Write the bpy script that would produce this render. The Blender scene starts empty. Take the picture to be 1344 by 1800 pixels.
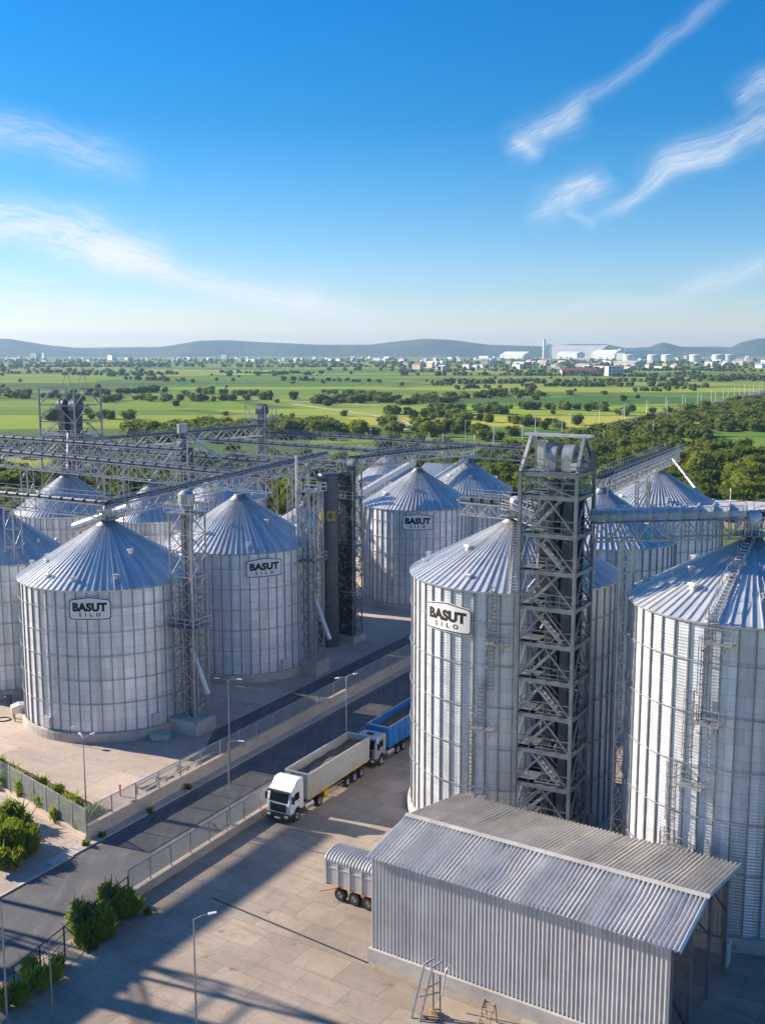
import bpy, bmesh, math, random
import numpy as np
from mathutils import Vector, Matrix
C = bpy.context.scene.collection
R_ = math.radians
sin, cos, pi = math.sin, math.cos, math.pi
# ------------------------------------------------------------------ helpers
def mat(name):
    m = bpy.data.materials.new(name); m.use_nodes = True
    m.node_tree.nodes.clear()
    return m, NT(m.node_tree)

class NT:
    """small node-tree writer"""
    def __init__(s, t): s.t = t
    def n(s, typ, **kw):
        nd = s.t.nodes.new(typ)
        for k, v in kw.items(): setattr(nd, k, v)
        return nd
    def put(s, sock, v):
        if isinstance(v, bpy.types.NodeSocket): s.t.links.new(v, sock)
        elif v is not None: sock.default_value = v
    def m(s, op, a, b=None, c=None, clamp=False):
        nd = s.n('ShaderNodeMath', operation=op, use_clamp=clamp)
        s.put(nd.inputs[0], a)
        if b is not None: s.put(nd.inputs[1], b)
        if c is not None: s.put(nd.inputs[2], c)
        return nd.outputs[0]
    def vm(s, op, a, b=None):
        nd = s.n('ShaderNodeVectorMath', operation=op)
        s.put(nd.inputs[0], a)
        if b is not None: s.put(nd.inputs[1], b)
        return nd.outputs[0]
    def mix(s, f, a, b, blend='MIX'):
        nd = s.n('ShaderNodeMix', data_type='RGBA', blend_type=blend)
        s.put(nd.inputs[0], f)
        for sk, v in ((nd.inputs[6], a), (nd.inputs[7], b)):
            s.put(sk, (*v, 1) if isinstance(v, tuple) and len(v) == 3 else v)
        return nd.outputs[2]
    def ramp(s, f, stops, interp='LINEAR'):
        nd = s.n('ShaderNodeValToRGB'); r = nd.color_ramp; r.interpolation = interp
        while len(r.elements) < len(stops): r.elements.new(0.5)
        for e, (p, c) in zip(r.elements, stops):
            e.position = p
            e.color = (c, c, c, 1) if not isinstance(c, tuple) else (*c, 1)
        s.put(nd.inputs[0], f)
        return nd.outputs[0]
    def noise(s, vec, scale, detail=3, rough=.55, dist=0):
        nd = s.n('ShaderNodeTexNoise'); s.put(nd.inputs['Vector'], vec)
        nd.inputs['Scale'].default_value = scale; nd.inputs['Detail'].default_value = detail
        nd.inputs['Roughness'].default_value = rough; nd.inputs['Distortion'].default_value = dist
        return nd.outputs[0]
    def obj(s): return s.n('ShaderNodeTexCoord').outputs['Object']
    def uv(s): return s.n('ShaderNodeTexCoord').outputs['UV']
    def pos(s): return s.n('ShaderNodeNewGeometry').outputs['Position']
    def map(s, vec, scale=(1, 1, 1), rot=(0, 0, 0), loc=(0, 0, 0)):
        nd = s.n('ShaderNodeMapping'); s.put(nd.inputs[0], vec)
        nd.inputs['Scale'].default_value = scale; nd.inputs['Rotation'].default_value = rot
        nd.inputs['Location'].default_value = loc
        return nd.outputs[0]
    def sep(s, vec):
        nd = s.n('ShaderNodeSeparateXYZ'); s.put(nd.inputs[0], vec); return nd.outputs
    def bump(s, h, dist=.02, st=.5):
        nd = s.n('ShaderNodeBump'); s.put(nd.inputs['Height'], h)
        nd.inputs['Distance'].default_value = dist; nd.inputs['Strength'].default_value = st
        return nd.outputs[0]
    def bsdf(s, color, rough=.6, metal=0, normal=None, spec=None, alpha=None):
        nd = s.n('ShaderNodeBsdfPrincipled')
        s.put(nd.inputs['Base Color'], (*color, 1) if isinstance(color, tuple) and len(color) == 3 else color)
        s.put(nd.inputs['Roughness'], rough); s.put(nd.inputs['Metallic'], metal)
        if normal is not None: s.put(nd.inputs['Normal'], normal)
        if spec is not None: s.put(nd.inputs['Specular IOR Level'], spec)
        if alpha is not None: s.put(nd.inputs['Alpha'], alpha)
        o = s.n('ShaderNodeOutputMaterial'); s.t.links.new(nd.outputs[0], o.inputs[0])
        return nd

def obj_link(name, data, parent=None):
    o = bpy.data.objects.new(name, data); C.objects.link(o)
    if parent is not None: o.parent = parent
    return o
def tag(o, label=None, cat=None, group=None, kind=None):
    if label: o['label'] = label
    if cat: o['category'] = cat
    if group: o['group'] = group
    if kind: o['kind'] = kind
    return o
def thing(name, label, cat, loc=(0, 0, 0), rz=0, group=None):
    o = obj_link(name, None); o.location = loc; o.rotation_euler = (0, 0, rz)
    o.empty_display_size = .5
    return tag(o, label, cat, group)
def copy_tree(o, parent=None):
    c = o.copy(); C.objects.link(c)
    if parent is not None: c.parent = parent
    for ch in list(o.children): copy_tree(ch, c)
    return c

class MB:
    """mesh builder: collects shapes and links them as one mesh object"""
    def __init__(s, org=(0, 0, 0)):
        s.v = []; s.f = []; s.mi = []; s.m = 0; s.o = Vector(org); s.uv = {}
    def add(s, vs, fs):
        b = len(s.v)
        s.v += [tuple(Vector(p) - s.o) for p in vs]
        s.f += [tuple(i + b for i in f) for f in fs]; s.mi += [s.m] * len(fs)
        return b
    def box(s, c, d, rz=0):
        cx, cy, cz = c; x, y, z = d[0] / 2, d[1] / 2, d[2] / 2
        cr, sr = cos(rz), sin(rz)
        vs = [(cx + i * x * cr - j * y * sr, cy + i * x * sr + j * y * cr, cz + k * z) for k in (-1, 1) for j in (-1, 1) for i in (-1, 1)]
        s.add(vs, [(0, 2, 3, 1), (4, 5, 7, 6), (0, 1, 5, 4), (2, 6, 7, 3), (0, 4, 6, 2), (1, 3, 7, 5)])
    def bar(s, p, q, w, h=None, up=(0, 0, 1)):
        p = Vector(p); q = Vector(q); h = h or w
        d = (q - p)
        if d.length < 1e-6: return
        d.normalize(); u = Vector(up)
        if abs(d.dot(u)) > .98: u = Vector((1, 0, 0)) if abs(d.x) < .9 else Vector((0, 1, 0))
        sd = d.cross(u).normalized(); u = sd.cross(d)
        a = sd * w / 2; b = u * h / 2
        vs = [p - a - b, p + a - b, p + a + b, p - a + b, q - a - b, q + a - b, q + a + b, q - a + b]
        s.add(vs, [(0, 1, 2, 3), (7, 6, 5, 4), (0, 4, 5, 1), (1, 5, 6, 2), (2, 6, 7, 3), (3, 7, 4, 0)])
    def tube(s, pts, r, n=8, caps=True):
        pts = [Vector(p) for p in pts]; rs = r if isinstance(r, (list, tuple)) else [r] * len(pts)
        vs = []; fs = []
        for i, p in enumerate(pts):
            d = (pts[min(i + 1, len(pts) - 1)] - pts[max(i - 1, 0)]).normalized()
            u = Vector((0, 0, 1)) if abs(d.z) < .95 else Vector((1, 0, 0))
            a = d.cross(u).normalized(); b = a.cross(d)
            vs += [p + (a * cos(2 * pi * k / n) + b * sin(2 * pi * k / n)) * rs[i] for k in range(n)]
        for i in range(len(pts) - 1):
            for k in range(n):
                k2 = (k + 1) % n
                fs.append((i * n + k, i * n + k2, (i + 1) * n + k2, (i + 1) * n + k))
        if caps: fs += [tuple(range(n))[::-1], tuple((len(pts) - 1) * n + k for k in range(n))]
        s.add(vs, fs)
    def revolve(s, prof, n=32, axis='z', c=(0, 0, 0), a0=0, a1=2 * pi):
        vs = []; fs = []; full = abs(a1 - a0 - 2 * pi) < 1e-6; N = n if full else n + 1; L = len(prof)
        for k in range(N):
            a = a0 + (a1 - a0) * k / n
            for r, z in prof:
                x, y = r * cos(a), r * sin(a)
                vs.append((c[0] + x, c[1] + y, c[2] + z) if axis == 'z' else (c[0] + z, c[1] + x, c[2] + y))
        for k in range(n):
            k2 = (k + 1) % N
            for i in range(L - 1): fs.append((k * L + i, k2 * L + i, k2 * L + i + 1, k * L + i + 1))
        s.add(vs, fs)
    def prism(s, poly, h0, h1, fn):
        """poly of 2d points extruded from h0 to h1; fn(u, v, h) gives the 3d point"""
        n = len(poly)
        vs = [fn(u, v, h0) for u, v in poly] + [fn(u, v, h1) for u, v in poly]
        fs = [tuple(range(n)), tuple(range(2 * n - 1, n - 1, -1))] + [(i, n + i, n + (i + 1) % n, (i + 1) % n) for i in range(n)]
        s.add(vs, fs)
    def grid(s, nu, nv, fn):
        vs = [fn(i / nu, j / nv) for i in range(nu + 1) for j in range(nv + 1)]
        fs = [(i * (nv + 1) + j, (i + 1) * (nv + 1) + j, (i + 1) * (nv + 1) + j + 1, i * (nv + 1) + j + 1) for i in range(nu) for j in range(nv)]
        return s.add(vs, fs)
    def build(s, name, mats, parent=None, smooth=False, uv=None):
        me = bpy.data.meshes.new(name); me.from_pydata(s.v, [], s.f)
        for m in (mats if isinstance(mats, (list, tuple)) else [mats]): me.materials.append(m)
        if any(s.mi): me.polygons.foreach_set('material_index', s.mi)
        if uv is not None:
            l = me.uv_layers.new(name='UVMap'); vi = np.zeros(len(me.loops), np.int32); me.loops.foreach_get('vertex_index', vi)
            a = np.array(uv, np.float32)[vi]; l.data.foreach_set('uv', a.ravel())
        bm = bmesh.new(); bm.from_mesh(me); bmesh.ops.recalc_face_normals(bm, faces=bm.faces); bm.to_mesh(me); bm.free()
        if smooth: me.polygons.foreach_set('use_smooth', [True] * len(me.polygons))
        return obj_link(name, me, parent)

# site frame: a runs along the road (away from the camera), b across it (to the right)
RD = Vector((.485, .8745, 0)); PR = Vector((.8745, -.485, 0)); ROT = math.atan2(-.485, .8745)
def S(a, b, z=0): return (RD.x * a + PR.x * b, RD.y * a + PR.y * b, z)
rnd = random.Random(7)

# ------------------------------------------------------------------ materials
def plain(name, col, rough=.6, metal=0, var=.15, scale=1.5, spec=None):
    m, t = mat(name); o = t.obj()
    nz = t.noise(o, scale, 4)
    c = t.mix(t.ramp(nz, [(.3, 0.), (.7, 1.)]), tuple(x * (1 - var) for x in col), tuple(min(1, x * (1 + var)) for x in col))
    t.bsdf(c, rough, metal, spec=spec)
    return m
def m_silo_wall(tint=(.72, .765, .82)):
    m, t = mat('galvanised_sheet')
    uv = t.uv(); o = t.obj()
    br = t.n('ShaderNodeTexBrick', offset=.5); t.put(br.inputs['Vector'], uv)
    br.inputs['Scale'].default_value = 1; br.inputs['Brick Width'].default_value = 2.4; br.inputs['Row Height'].default_value = 1.16
    br.inputs['Mortar Size'].default_value = .022; br.inputs['Mortar Smooth'].default_value = .1; br.inputs['Bias'].default_value = 0
    br.inputs['Color1'].default_value = (*[x * .90 for x in tint], 1); br.inputs['Color2'].default_value = (*[min(1, x * 1.07) for x in tint], 1)
    br.inputs['Mortar'].default_value = (.47, .49, .52, 1)
    col = t.n('ShaderNodeTexWhiteNoise', noise_dimensions='1D'); t.put(col.inputs['W'], t.m('FLOOR', t.m('MULTIPLY', t.sep(uv)[0], 1.667)))
    bc = t.mix(1.0, br.outputs['Color'], t.ramp(col.outputs[0], [(0, .84), (.5, 1.0), (1, 1.12)]), 'MULTIPLY')
    st = t.noise(t.map(uv, (1.6, .09, 1)), 1.0, 4, .6)
    c = t.mix(t.ramp(st, [(.42, 0.), (.72, .42)]), bc, (.36, .35, .35))
    ru = t.noise(t.map(uv, (2.2, .06, 1), loc=(5, 1, 0)), 1.0, 5, .7)
    c = t.mix(t.m('MULTIPLY', t.ramp(ru, [(.56, 0.), (.74, .6)]), t.ramp(t.noise(uv, .12, 2), [(.4, 0.), (.6, 1.)])), c, (.34, .27, .21))
    pz = t.noise(t.map(uv, (.9, .5, 1)), 1.3, 5, .7)
    c = t.mix(t.ramp(pz, [(.45, 0.), (.75, .35)]), c, (.80, .82, .84))
    x = t.sep(uv)
    h = t.m('SINE', t.m('MULTIPLY', x[1], 2 * pi / .23))
    rg = t.ramp(pz, [(.3, .36), (.7, .52)])
    t.bsdf(c, rg, .42, t.bump(h, .012, .6))
    return m
def m_roof():
    m, t = mat('galvanised_roof'); o = t.obj()
    x = t.sep(o)
    ang = t.m('ARCTAN2', x[1], x[0])
    cell = t.m('FLOOR', t.m('MULTIPLY', ang, 84 / (2 * pi)))
    wn = t.n('ShaderNodeTexWhiteNoise', noise_dimensions='1D'); t.put(wn.inputs['W'], cell)
    nz = t.noise(o, .9, 5, .65)
    f = t.m('ADD', t.m('MULTIPLY', wn.outputs[0], .55), t.m('MULTIPLY', nz, .5))
    c = t.ramp(f, [(.15, (.50, .54, .58)), (.8, (.74, .76, .78))])
    t.bsdf(c, t.ramp(nz, [(.3, .34), (.75, .5)]), .5, t.bump(nz, .03, .25))
    return m
def m_concrete(name, a, b, slab=None, crack=.0, rz=0, stain=.5, sc=.2):
    m, t = mat(name); p = t.pos()
    p2 = t.map(p, rot=(0, 0, rz))
    n1 = t.noise(p2, sc, 6, .65); n2 = t.noise(p2, 2.2, 5, .7)
    c = t.mix(t.ramp(n1, [(.35, 0.), (.68, 1.)]), a, b)
    c = t.mix(t.ramp(n2, [(.55, 0.), (.8, stain)]), c, tuple(x * .55 for x in a))
    n3 = t.noise(p2, .45, 5, .7, .8)
    c = t.mix(t.ramp(n3, [(.54, 0.), (.66, .26)]), c, tuple(x * .62 for x in a))
    if slab:
        br = t.n('ShaderNodeTexBrick', offset=.5); t.put(br.inputs['Vector'], p2)
        br.inputs['Scale'].default_value = 1; br.inputs['Brick Width'].default_value = slab[0]; br.inputs['Row Height'].default_value = slab[1]
        br.inputs['Mortar Size'].default_value = .035; br.inputs['Mortar Smooth'].default_value = .4
        br.inputs['Color1'].default_value = (.84, .84, .85, 1); br.inputs['Color2'].default_value = (1.12, 1.1, 1.08, 1); br.inputs['Mortar'].default_value = (.62, .60, .58, 1)
        c = t.mix(.85, c, br.outputs['Color'], 'MULTIPLY')
    n5 = t.noise(t.map(p2, (.09, .8, 1)), 1, 4, .65); c = t.mix(t.ramp(n5, [(.55, 0.), (.72, .35)]), c, tuple(x * .5 for x in a))
    n6 = t.noise(t.map(p2, loc=(31, 17, 0)), .7, 3, .5); c = t.mix(t.ramp(n6, [(.66, 0.), (.73, .5)]), c, tuple(x * .35 for x in a))
    if crack:
        w = t.vm('ADD', p2, t.vm('SCALE', t.n('ShaderNodeTexNoise').outputs['Color'], None)) if False else p2
        vo = t.n('ShaderNodeTexVoronoi', feature='DISTANCE_TO_EDGE'); t.put(vo.inputs['Vector'], w); vo.inputs['Scale'].default_value = .6
        k = t.m('LESS_THAN', vo.outputs[0], .014)
        k = t.m('MULTIPLY', k, t.ramp(n1, [(.4, 0.), (.55, 1.)]))
        c = t.mix(t.m('MULTIPLY', k, crack), c, (.16, .14, .12))
        vo2 = t.n('ShaderNodeTexVoronoi', feature='DISTANCE_TO_EDGE'); t.put(vo2.inputs['Vector'], t.map(p2, loc=(7, 3, 0))); vo2.inputs['Scale'].default_value = .37
        k2 = t.m('MULTIPLY', t.m('LESS_THAN', vo2.outputs[0], .009), t.ramp(n2, [(.47, 0.), (.56, 1.)]))
        c = t.mix(t.m('MULTIPLY', k2, crack), c, (.62, .58, .52))
    t.bsdf(c, .85, 0, t.bump(n2, .03, .3), spec=.25)
    return m
M = {}
M['wall'] = m_silo_wall(); M['roof'] = m_roof()
M['rib'] = plain('stiffener_steel', (.30, .31, .33), .45, .5, .2, 2)
M['galv'] = plain('galvanised_steel', (.40, .41, .43), .42, .6, .25, 3)
M['galv_light'] = plain('pale_galvanised_steel', (.62, .62, .63), .45, .55, .15, 2)
M['steel'] = plain('grey_steel', (.23, .25, .285), .42, .5, .25, 1.2)
M['dark'] = plain('dark_steel', (.055, .065, .08), .5, .3, .3, 1.0)
M['belt'] = plain('blue_grey_casing', (.065, .085, .115), .45, .35, .25, .8)
M['tank'] = plain('dark_grey_tank', (.095, .108, .125), .42, .45, .25, .5)
M['concrete'] = m_concrete('concrete', (.40, .37, .34), (.56, .52, .48), None, 0, 0, .5, .35)
M['wall_concrete'] = m_concrete('wall_concrete', (.52, .43, .34), (.66, .56, .45), None, 0, 0, .45, .3)
M['yard'] = m_concrete('yard_slabs', (.30, .25, .20), (.44, .375, .305), (3.6, 2.6), .2, -ROT + R_(4), .45, .13)
M['siloyard'] = m_concrete('pale_concrete_yard', (.44, .365, .305), (.56, .48, .41), (7, 6), .3, -ROT, .3, .1)
M['forecourt'] = m_concrete('dusty_forecourt', (.36, .30, .25), (.50, .43, .36), None, .6, -ROT, .4, .3)
def m_asphalt():
    m, t = mat('asphalt'); p = t.pos(); n1 = t.noise(t.map(p, rot=(0, 0, -ROT)), .25, 6, .65); n2 = t.noise(p, 9, 3)
    st = t.noise(t.map(p, (1.2, .05, 1), (0, 0, -ROT)), 1, 4)
    c = t.ramp(t.m('ADD', t.m('MULTIPLY', n1, .6), t.m('MULTIPLY', st, .4)), [(.30, (.07, .074, .082)), (.52, (.115, .118, .122)), (.64, (.175, .17, .162)), (.78, (.25, .235, .215))])
    t.bsdf(c, .75, 0, t.bump(n2, .01, .4), spec=.35); return m
M['asphalt'] = m_asphalt()
def m_paint(name, col):
    m, t = mat(name); n = t.noise(t.pos(), 3.5, 5, .7)
    t.bsdf(t.mix(t.ramp(n, [(.42, 0.), (.6, 1.)]), (.10, .10, .10), col), .7); return m
M['line'] = m_paint('worn_white_paint', (.24, .24, .24))
M['white'] = plain('white_paint', (.80, .80, .80), .35, 0, .04, 1)
M['silver'] = plain('silver_panel', (.50, .51, .53), .42, .45, .1, 1)
M['greybody'] = plain('grey_body_paint', (.42, .42, .40), .45, .1, .12, 1.2)
M['blue'] = plain('blue_body_paint', (.02, .20, .55), .4, 0, .15, 1)
M['cargo'] = plain('brown_grain', (.105, .085, .065), .95, 0, .3, 2)
M['rubber'] = plain('rubber', (.018, .018, .019), .8, 0, .3, 4)
M['rim'] = plain('steel_rim', (.55, .56, .58), .35, .6, .15, 6)
M['hub'] = plain('rusty_hub', (.20, .09, .05), .6, .2, .3, 6)
M['glass'] = plain('dark_glass', (.006, .008, .010), .12, 0, .2, 1, .15)
M['black'] = plain('black_plastic', (.02, .02, .022), .45, 0, .2, 3)
M['yellow'] = plain('yellow_paint', (.72, .42, .02), .5, 0, .15, 4)
M['orange'] = plain('orange_paint', (.65, .22, .06), .5, 0, .2, 4)
M['red'] = plain('red_paint', (.55, .05, .05), .5, 0, .15, 4)
M['amber'] = plain('lamp_glass', (.75, .74, .70), .15, 0, .05, 4)
M['sign_pale'] = plain('sign_face', (.76, .77, .76), .45, 0, .08, .6)
M['sign_black'] = plain('sign_black', (.008, .008, .009), .6, 0, .1, 2)
M['bark'] = plain('bark', (.10, .075, .05), .9, 0, .3, 5)
M['wood'] = plain('weathered_timber', (.34, .24, .14), .8, 0, .25, 5)
M['tub'] = plain('turquoise_tub', (.30, .46, .48), .6, 0, .2, 4)
def m_corr(name, a, b, metal):
    m, t = mat(name); o = t.obj(); n = t.noise(o, .5, 5, .6); n2 = t.noise(t.map(o, (3, 3, .15)), 1, 4)
    c = t.mix(t.ramp(n, [(.35, 0.), (.65, 1.)]), a, b); c = t.mix(t.ramp(n2, [(.5, 0.), (.8, .4)]), c, (.30, .27, .24))
    cell = t.m('FLOOR', t.m('DIVIDE', t.sep(o)[0], .87)); wn = t.n('ShaderNodeTexWhiteNoise', noise_dimensions='1D'); t.put(wn.inputs['W'], cell)
    c = t.mix(t.m('MULTIPLY', wn.outputs[0], .35), c, tuple(x * .72 for x in a))
    n4 = t.noise(t.map(o, (.9, .25, .25), loc=(4, 2, 9)), 1.2, 6, .7); c = t.mix(t.ramp(n4, [(.56, 0.), (.74, .5)]), c, (.33, .25, .18))
    t.bsdf(c, .42, metal, t.bump(n, .04, .2)); return m
M['corr_wall'] = m_corr('corrugated_wall_sheet', (.56, .56, .58), (.68, .68, .69), .25)
M['corr_roof'] = m_corr('corrugated_roof_sheet', (.60, .60, .60), (.74, .73, .71), .3)
M['corr_far'] = m_corr('weathered_roof_sheet', (.52, .49, .44), (.66, .63, .57), .25)
def m_mesh():
    m, t = mat('welded_mesh'); uv = t.uv(); x = t.sep(uv)
    hx = t.m('LESS_THAN', t.m('FRACT', t.m('MULTIPLY', x[1], 11)), .45)
    vx = t.m('LESS_THAN', t.m('FRACT', t.m('MULTIPLY', x[0], 9)), .22)
    al = t.m('MAXIMUM', hx, vx)
    t.bsdf(t.mix(t.noise(uv, 1.5, 3), (.36, .40, .43), (.54, .57, .60)), .5, .3, alpha=t.m('MULTIPLY_ADD', al, .5, .16)); return m
M['mesh'] = m_mesh()
def m_leaf(name, a, b, c3, objrand=True):
    m, t = mat(name); p = t.pos()
    nz = t.noise(p, .9, 3, .6); n2 = t.noise(p, .13, 2)
    f = t.m('MULTIPLY_ADD', nz, .9, -.2)
    c = t.mix(f, a, b)
    if objrand:
        r = t.n('ShaderNodeObjectInfo').outputs['Random']
        c = t.mix(t.m('MULTIPLY', t.m('MULTIPLY', r, r), .9), c, c3)
    else:
        c = t.mix(t.ramp(n2, [(.4, 0.), (.65, .7)]), c, c3)
    b = t.bsdf(c, .75, 0, spec=.15)
    tl = t.n('ShaderNodeBsdfTranslucent'); t.put(tl.inputs[0], t.mix(.35, c, (.35, .42, .04)))
    mx = t.n('ShaderNodeMixShader'); mx.inputs[0].default_value = .5
    t.t.links.new(b.outputs[0], mx.inputs[1]); t.t.links.new(tl.outputs[0], mx.inputs[2])
    ou = [q for q in t.t.nodes if q.type == 'OUTPUT_MATERIAL'][0]; t.t.links.new(mx.outputs[0], ou.inputs[0])
    return m
M['leaf'] = m_leaf('foliage', (.06, .10, .014), (.175, .235, .028), (.25, .28, .036))
M['leaf_far'] = m_leaf('woodland_foliage', (.055, .095, .018), (.15, .21, .03), (.24, .28, .036), False)
M['leaf_near'] = m_leaf('shrub_foliage', (.11, .17, .018), (.27, .36, .036), (.35, .42, .055))
# ------------------------------------------------------------------ world, sun, camera
SUN = Vector((-.93 * cos(R_(25)), .37 * cos(R_(25)), sin(R_(25)))).normalized()
EL = math.asin(SUN.z); AZ = math.atan2(SUN.x, SUN.y)
w = bpy.data.worlds.new('World'); bpy.context.scene.world = w; w.use_nodes = True
w.node_tree.nodes.clear(); t = NT(w.node_tree)
sky = t.n('ShaderNodeTexSky', sky_type='NISHITA'); sky.sun_disc = False; sky.sun_elevation = EL; sky.sun_rotation = AZ
sky.altitude = 100; sky.air_density = 1.0; sky.dust_density = .35; sky.ozone_density = 3.0
F0, P0 = 1900., math.atan(285 / 1900.)
def pix(u, v):
    x = (u - 672) / F0; q = (v - 900) / F0; c, s_ = cos(P0), sin(P0)
    dy = c - q * s_; return (x / dy, (-s_ - q * c) / dy)
dirv = t.n('ShaderNodeTexCoord').outputs['Generated']; d = t.sep(dirv)
dy = t.m('MAXIMUM', d[1], .05)
gx = t.m('DIVIDE', d[0], dy); gz = t.m('DIVIDE', d[2], dy)
cv = t.n('ShaderNodeCombineXYZ'); t.put(cv.inputs[0], gx); t.put(cv.inputs[1], gz); g2 = cv.outputs[0]
warp = t.n('ShaderNodeTexNoise'); t.put(warp.inputs['Vector'], g2); warp.inputs['Scale'].default_value = 9; warp.inputs['Detail'].default_value = 3
wv = t.vm('MULTIPLY', t.vm('SUBTRACT', warp.outputs['Color'], (.5, .5, .5)), (.05, .04, 0))
gw = t.vm('ADD', g2, wv)
# cirrus wisps: start, end in photo directions, half width, strength
WISPS = [((-120, 350), (330, 468), 36, 1.15), ((90, 430), (680, 565), 24, 1.1), ((-80, 195), (275, 310), 34, .5),
         ((-100, 500), (215, 532), 17, .9), ((-80, 468), (110, 484), 9, .5), ((865, 270), (1040, 175), 24, .6), ((930, 240), (1330, -50), 13, .34), ((880, 235), (940, 285), 16, .5),
         ((915, 392), (1085, 298), 24, .65), ((975, 330), (1060, 312), 12, .4), ((985, 372), (1050, 398), 10, .4), ((1030, 385), (1300, 255), 12, .6), ((1120, 320), (1440, 170), 23, .7), ((1270, 190), (1420, 120), 20, .6),
         ((1150, 505), (1400, 455), 18, .55), ((950, 548), (1240, 520), 12, .35), ((500, 540), (900, 600), 20, .25)]
tot = None
for (p, q, hw, st) in WISPS:
    p = Vector((*pix(*p), 0)); q = Vector((*pix(*q), 0)); L = (q - p).length; th = math.atan2(q.y - p.y, q.x - p.x)
    mp = t.n('ShaderNodeMapping', vector_type='TEXTURE'); t.put(mp.inputs[0], gw); mp.inputs['Location'].default_value = p; mp.inputs['Rotation'].default_value = (0, 0, th)
    mp.inputs['Scale'].default_value = (L, hw / F0, 1)
    x = t.sep(mp.outputs[0])
    across = t.m('POWER', 2.718, t.m('MULTIPLY', t.m('MULTIPLY', x[1], x[1]), -1.1))
    along = t.m('MULTIPLY', t.m('MULTIPLY', t.m('MULTIPLY', x[0], 5, clamp=True), t.m('MULTIPLY', t.m('SUBTRACT', 1.0, x[0]), 4, clamp=True)), 1.0)
    fib = t.m('MULTIPLY_ADD', t.noise(t.map(mp.outputs[0], (L * 34, 4.2, 1)), 1.0, 9, .7, .7), .62, t.m('MULTIPLY', t.noise(t.map(mp.outputs[0], (L * 12, .7, 1), loc=(3, 1, 0)), 1.0, 6, .62, 1.0), .45))
    k = t.m('MULTIPLY', t.m('MULTIPLY', across, along), t.m('MULTIPLY', t.ramp(fib, [(.36, 0.), (.70, 1.)]), st))
    tot = k if tot is None else t.m('ADD', tot, k)
front = t.m('GREATER_THAN', d[1], .08)
tot = t.m('MULTIPLY', t.m('MINIMUM', tot, .95), front)
hs = t.n('ShaderNodeHueSaturation'); hs.inputs['Saturation'].default_value = 1.32; t.put(hs.inputs['Color'], sky.outputs[0])
tint = t.ramp(t.m('DIVIDE', d[2], .4, clamp=True), [(0, (1.2, 1.16, 1.2)), (.033, (1.15, 1.10, 1.15)), (.068, (.95, .96, 1.11)), (.135, (.74, .82, 1.04)), (.24, (.57, .77, .97)), (.37, (.38, .73, .92)), (.49, (.17, .66, .87)), (.61, (.09, .68, .92)), (.72, (.05, .69, .94)), (1.0, (.30, .74, .96))])
skyc = t.mix(1.0, hs.outputs[0], tint, 'MULTIPLY')
skyc = t.mix(tot, skyc, (5.7, 5.9, 6.2))
bg = t.n('ShaderNodeBackground'); t.put(bg.inputs[0], skyc); bg.inputs[1].default_value = .081
wo = t.n('ShaderNodeOutputWorld'); t.t.links.new(bg.outputs[0], wo.inputs[0])
ld = bpy.data.lights.new('sun', 'SUN'); ld.energy = 5.0; ld.angle = R_(.5); ld.color = (1, .85, .68)
so = obj_link('sun', ld); so.rotation_euler = SUN.to_track_quat('Z', 'Y').to_euler()
cd = bpy.data.cameras.new('camera'); co = obj_link('camera', cd); co.location = (0, 0, 42); co.rotation_euler = (pi / 2 - P0, 0, 0)
cd.sensor_fit = 'VERTICAL'; cd.sensor_height = 36; cd.sensor_width = 36; cd.lens = 38; cd.clip_start = .5; cd.clip_end = 60000
sc = bpy.context.scene; sc.camera = co
vs = sc.view_settings; vs.view_transform = 'Standard'; vs.look = 'None'; vs.exposure = 1.05; vs.gamma = 1; vs.use_curve_mapping = False
sc.render.engine = 'CYCLES'
cy = sc.cycles; cy.max_bounces = 6; cy.diffuse_bounces = 3; cy.glossy_bounces = 3; cy.transparent_max_bounces = 8; cy.volume_bounces = 0; cy.use_denoising = True
cy.sample_clamp_indirect = 6

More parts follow.
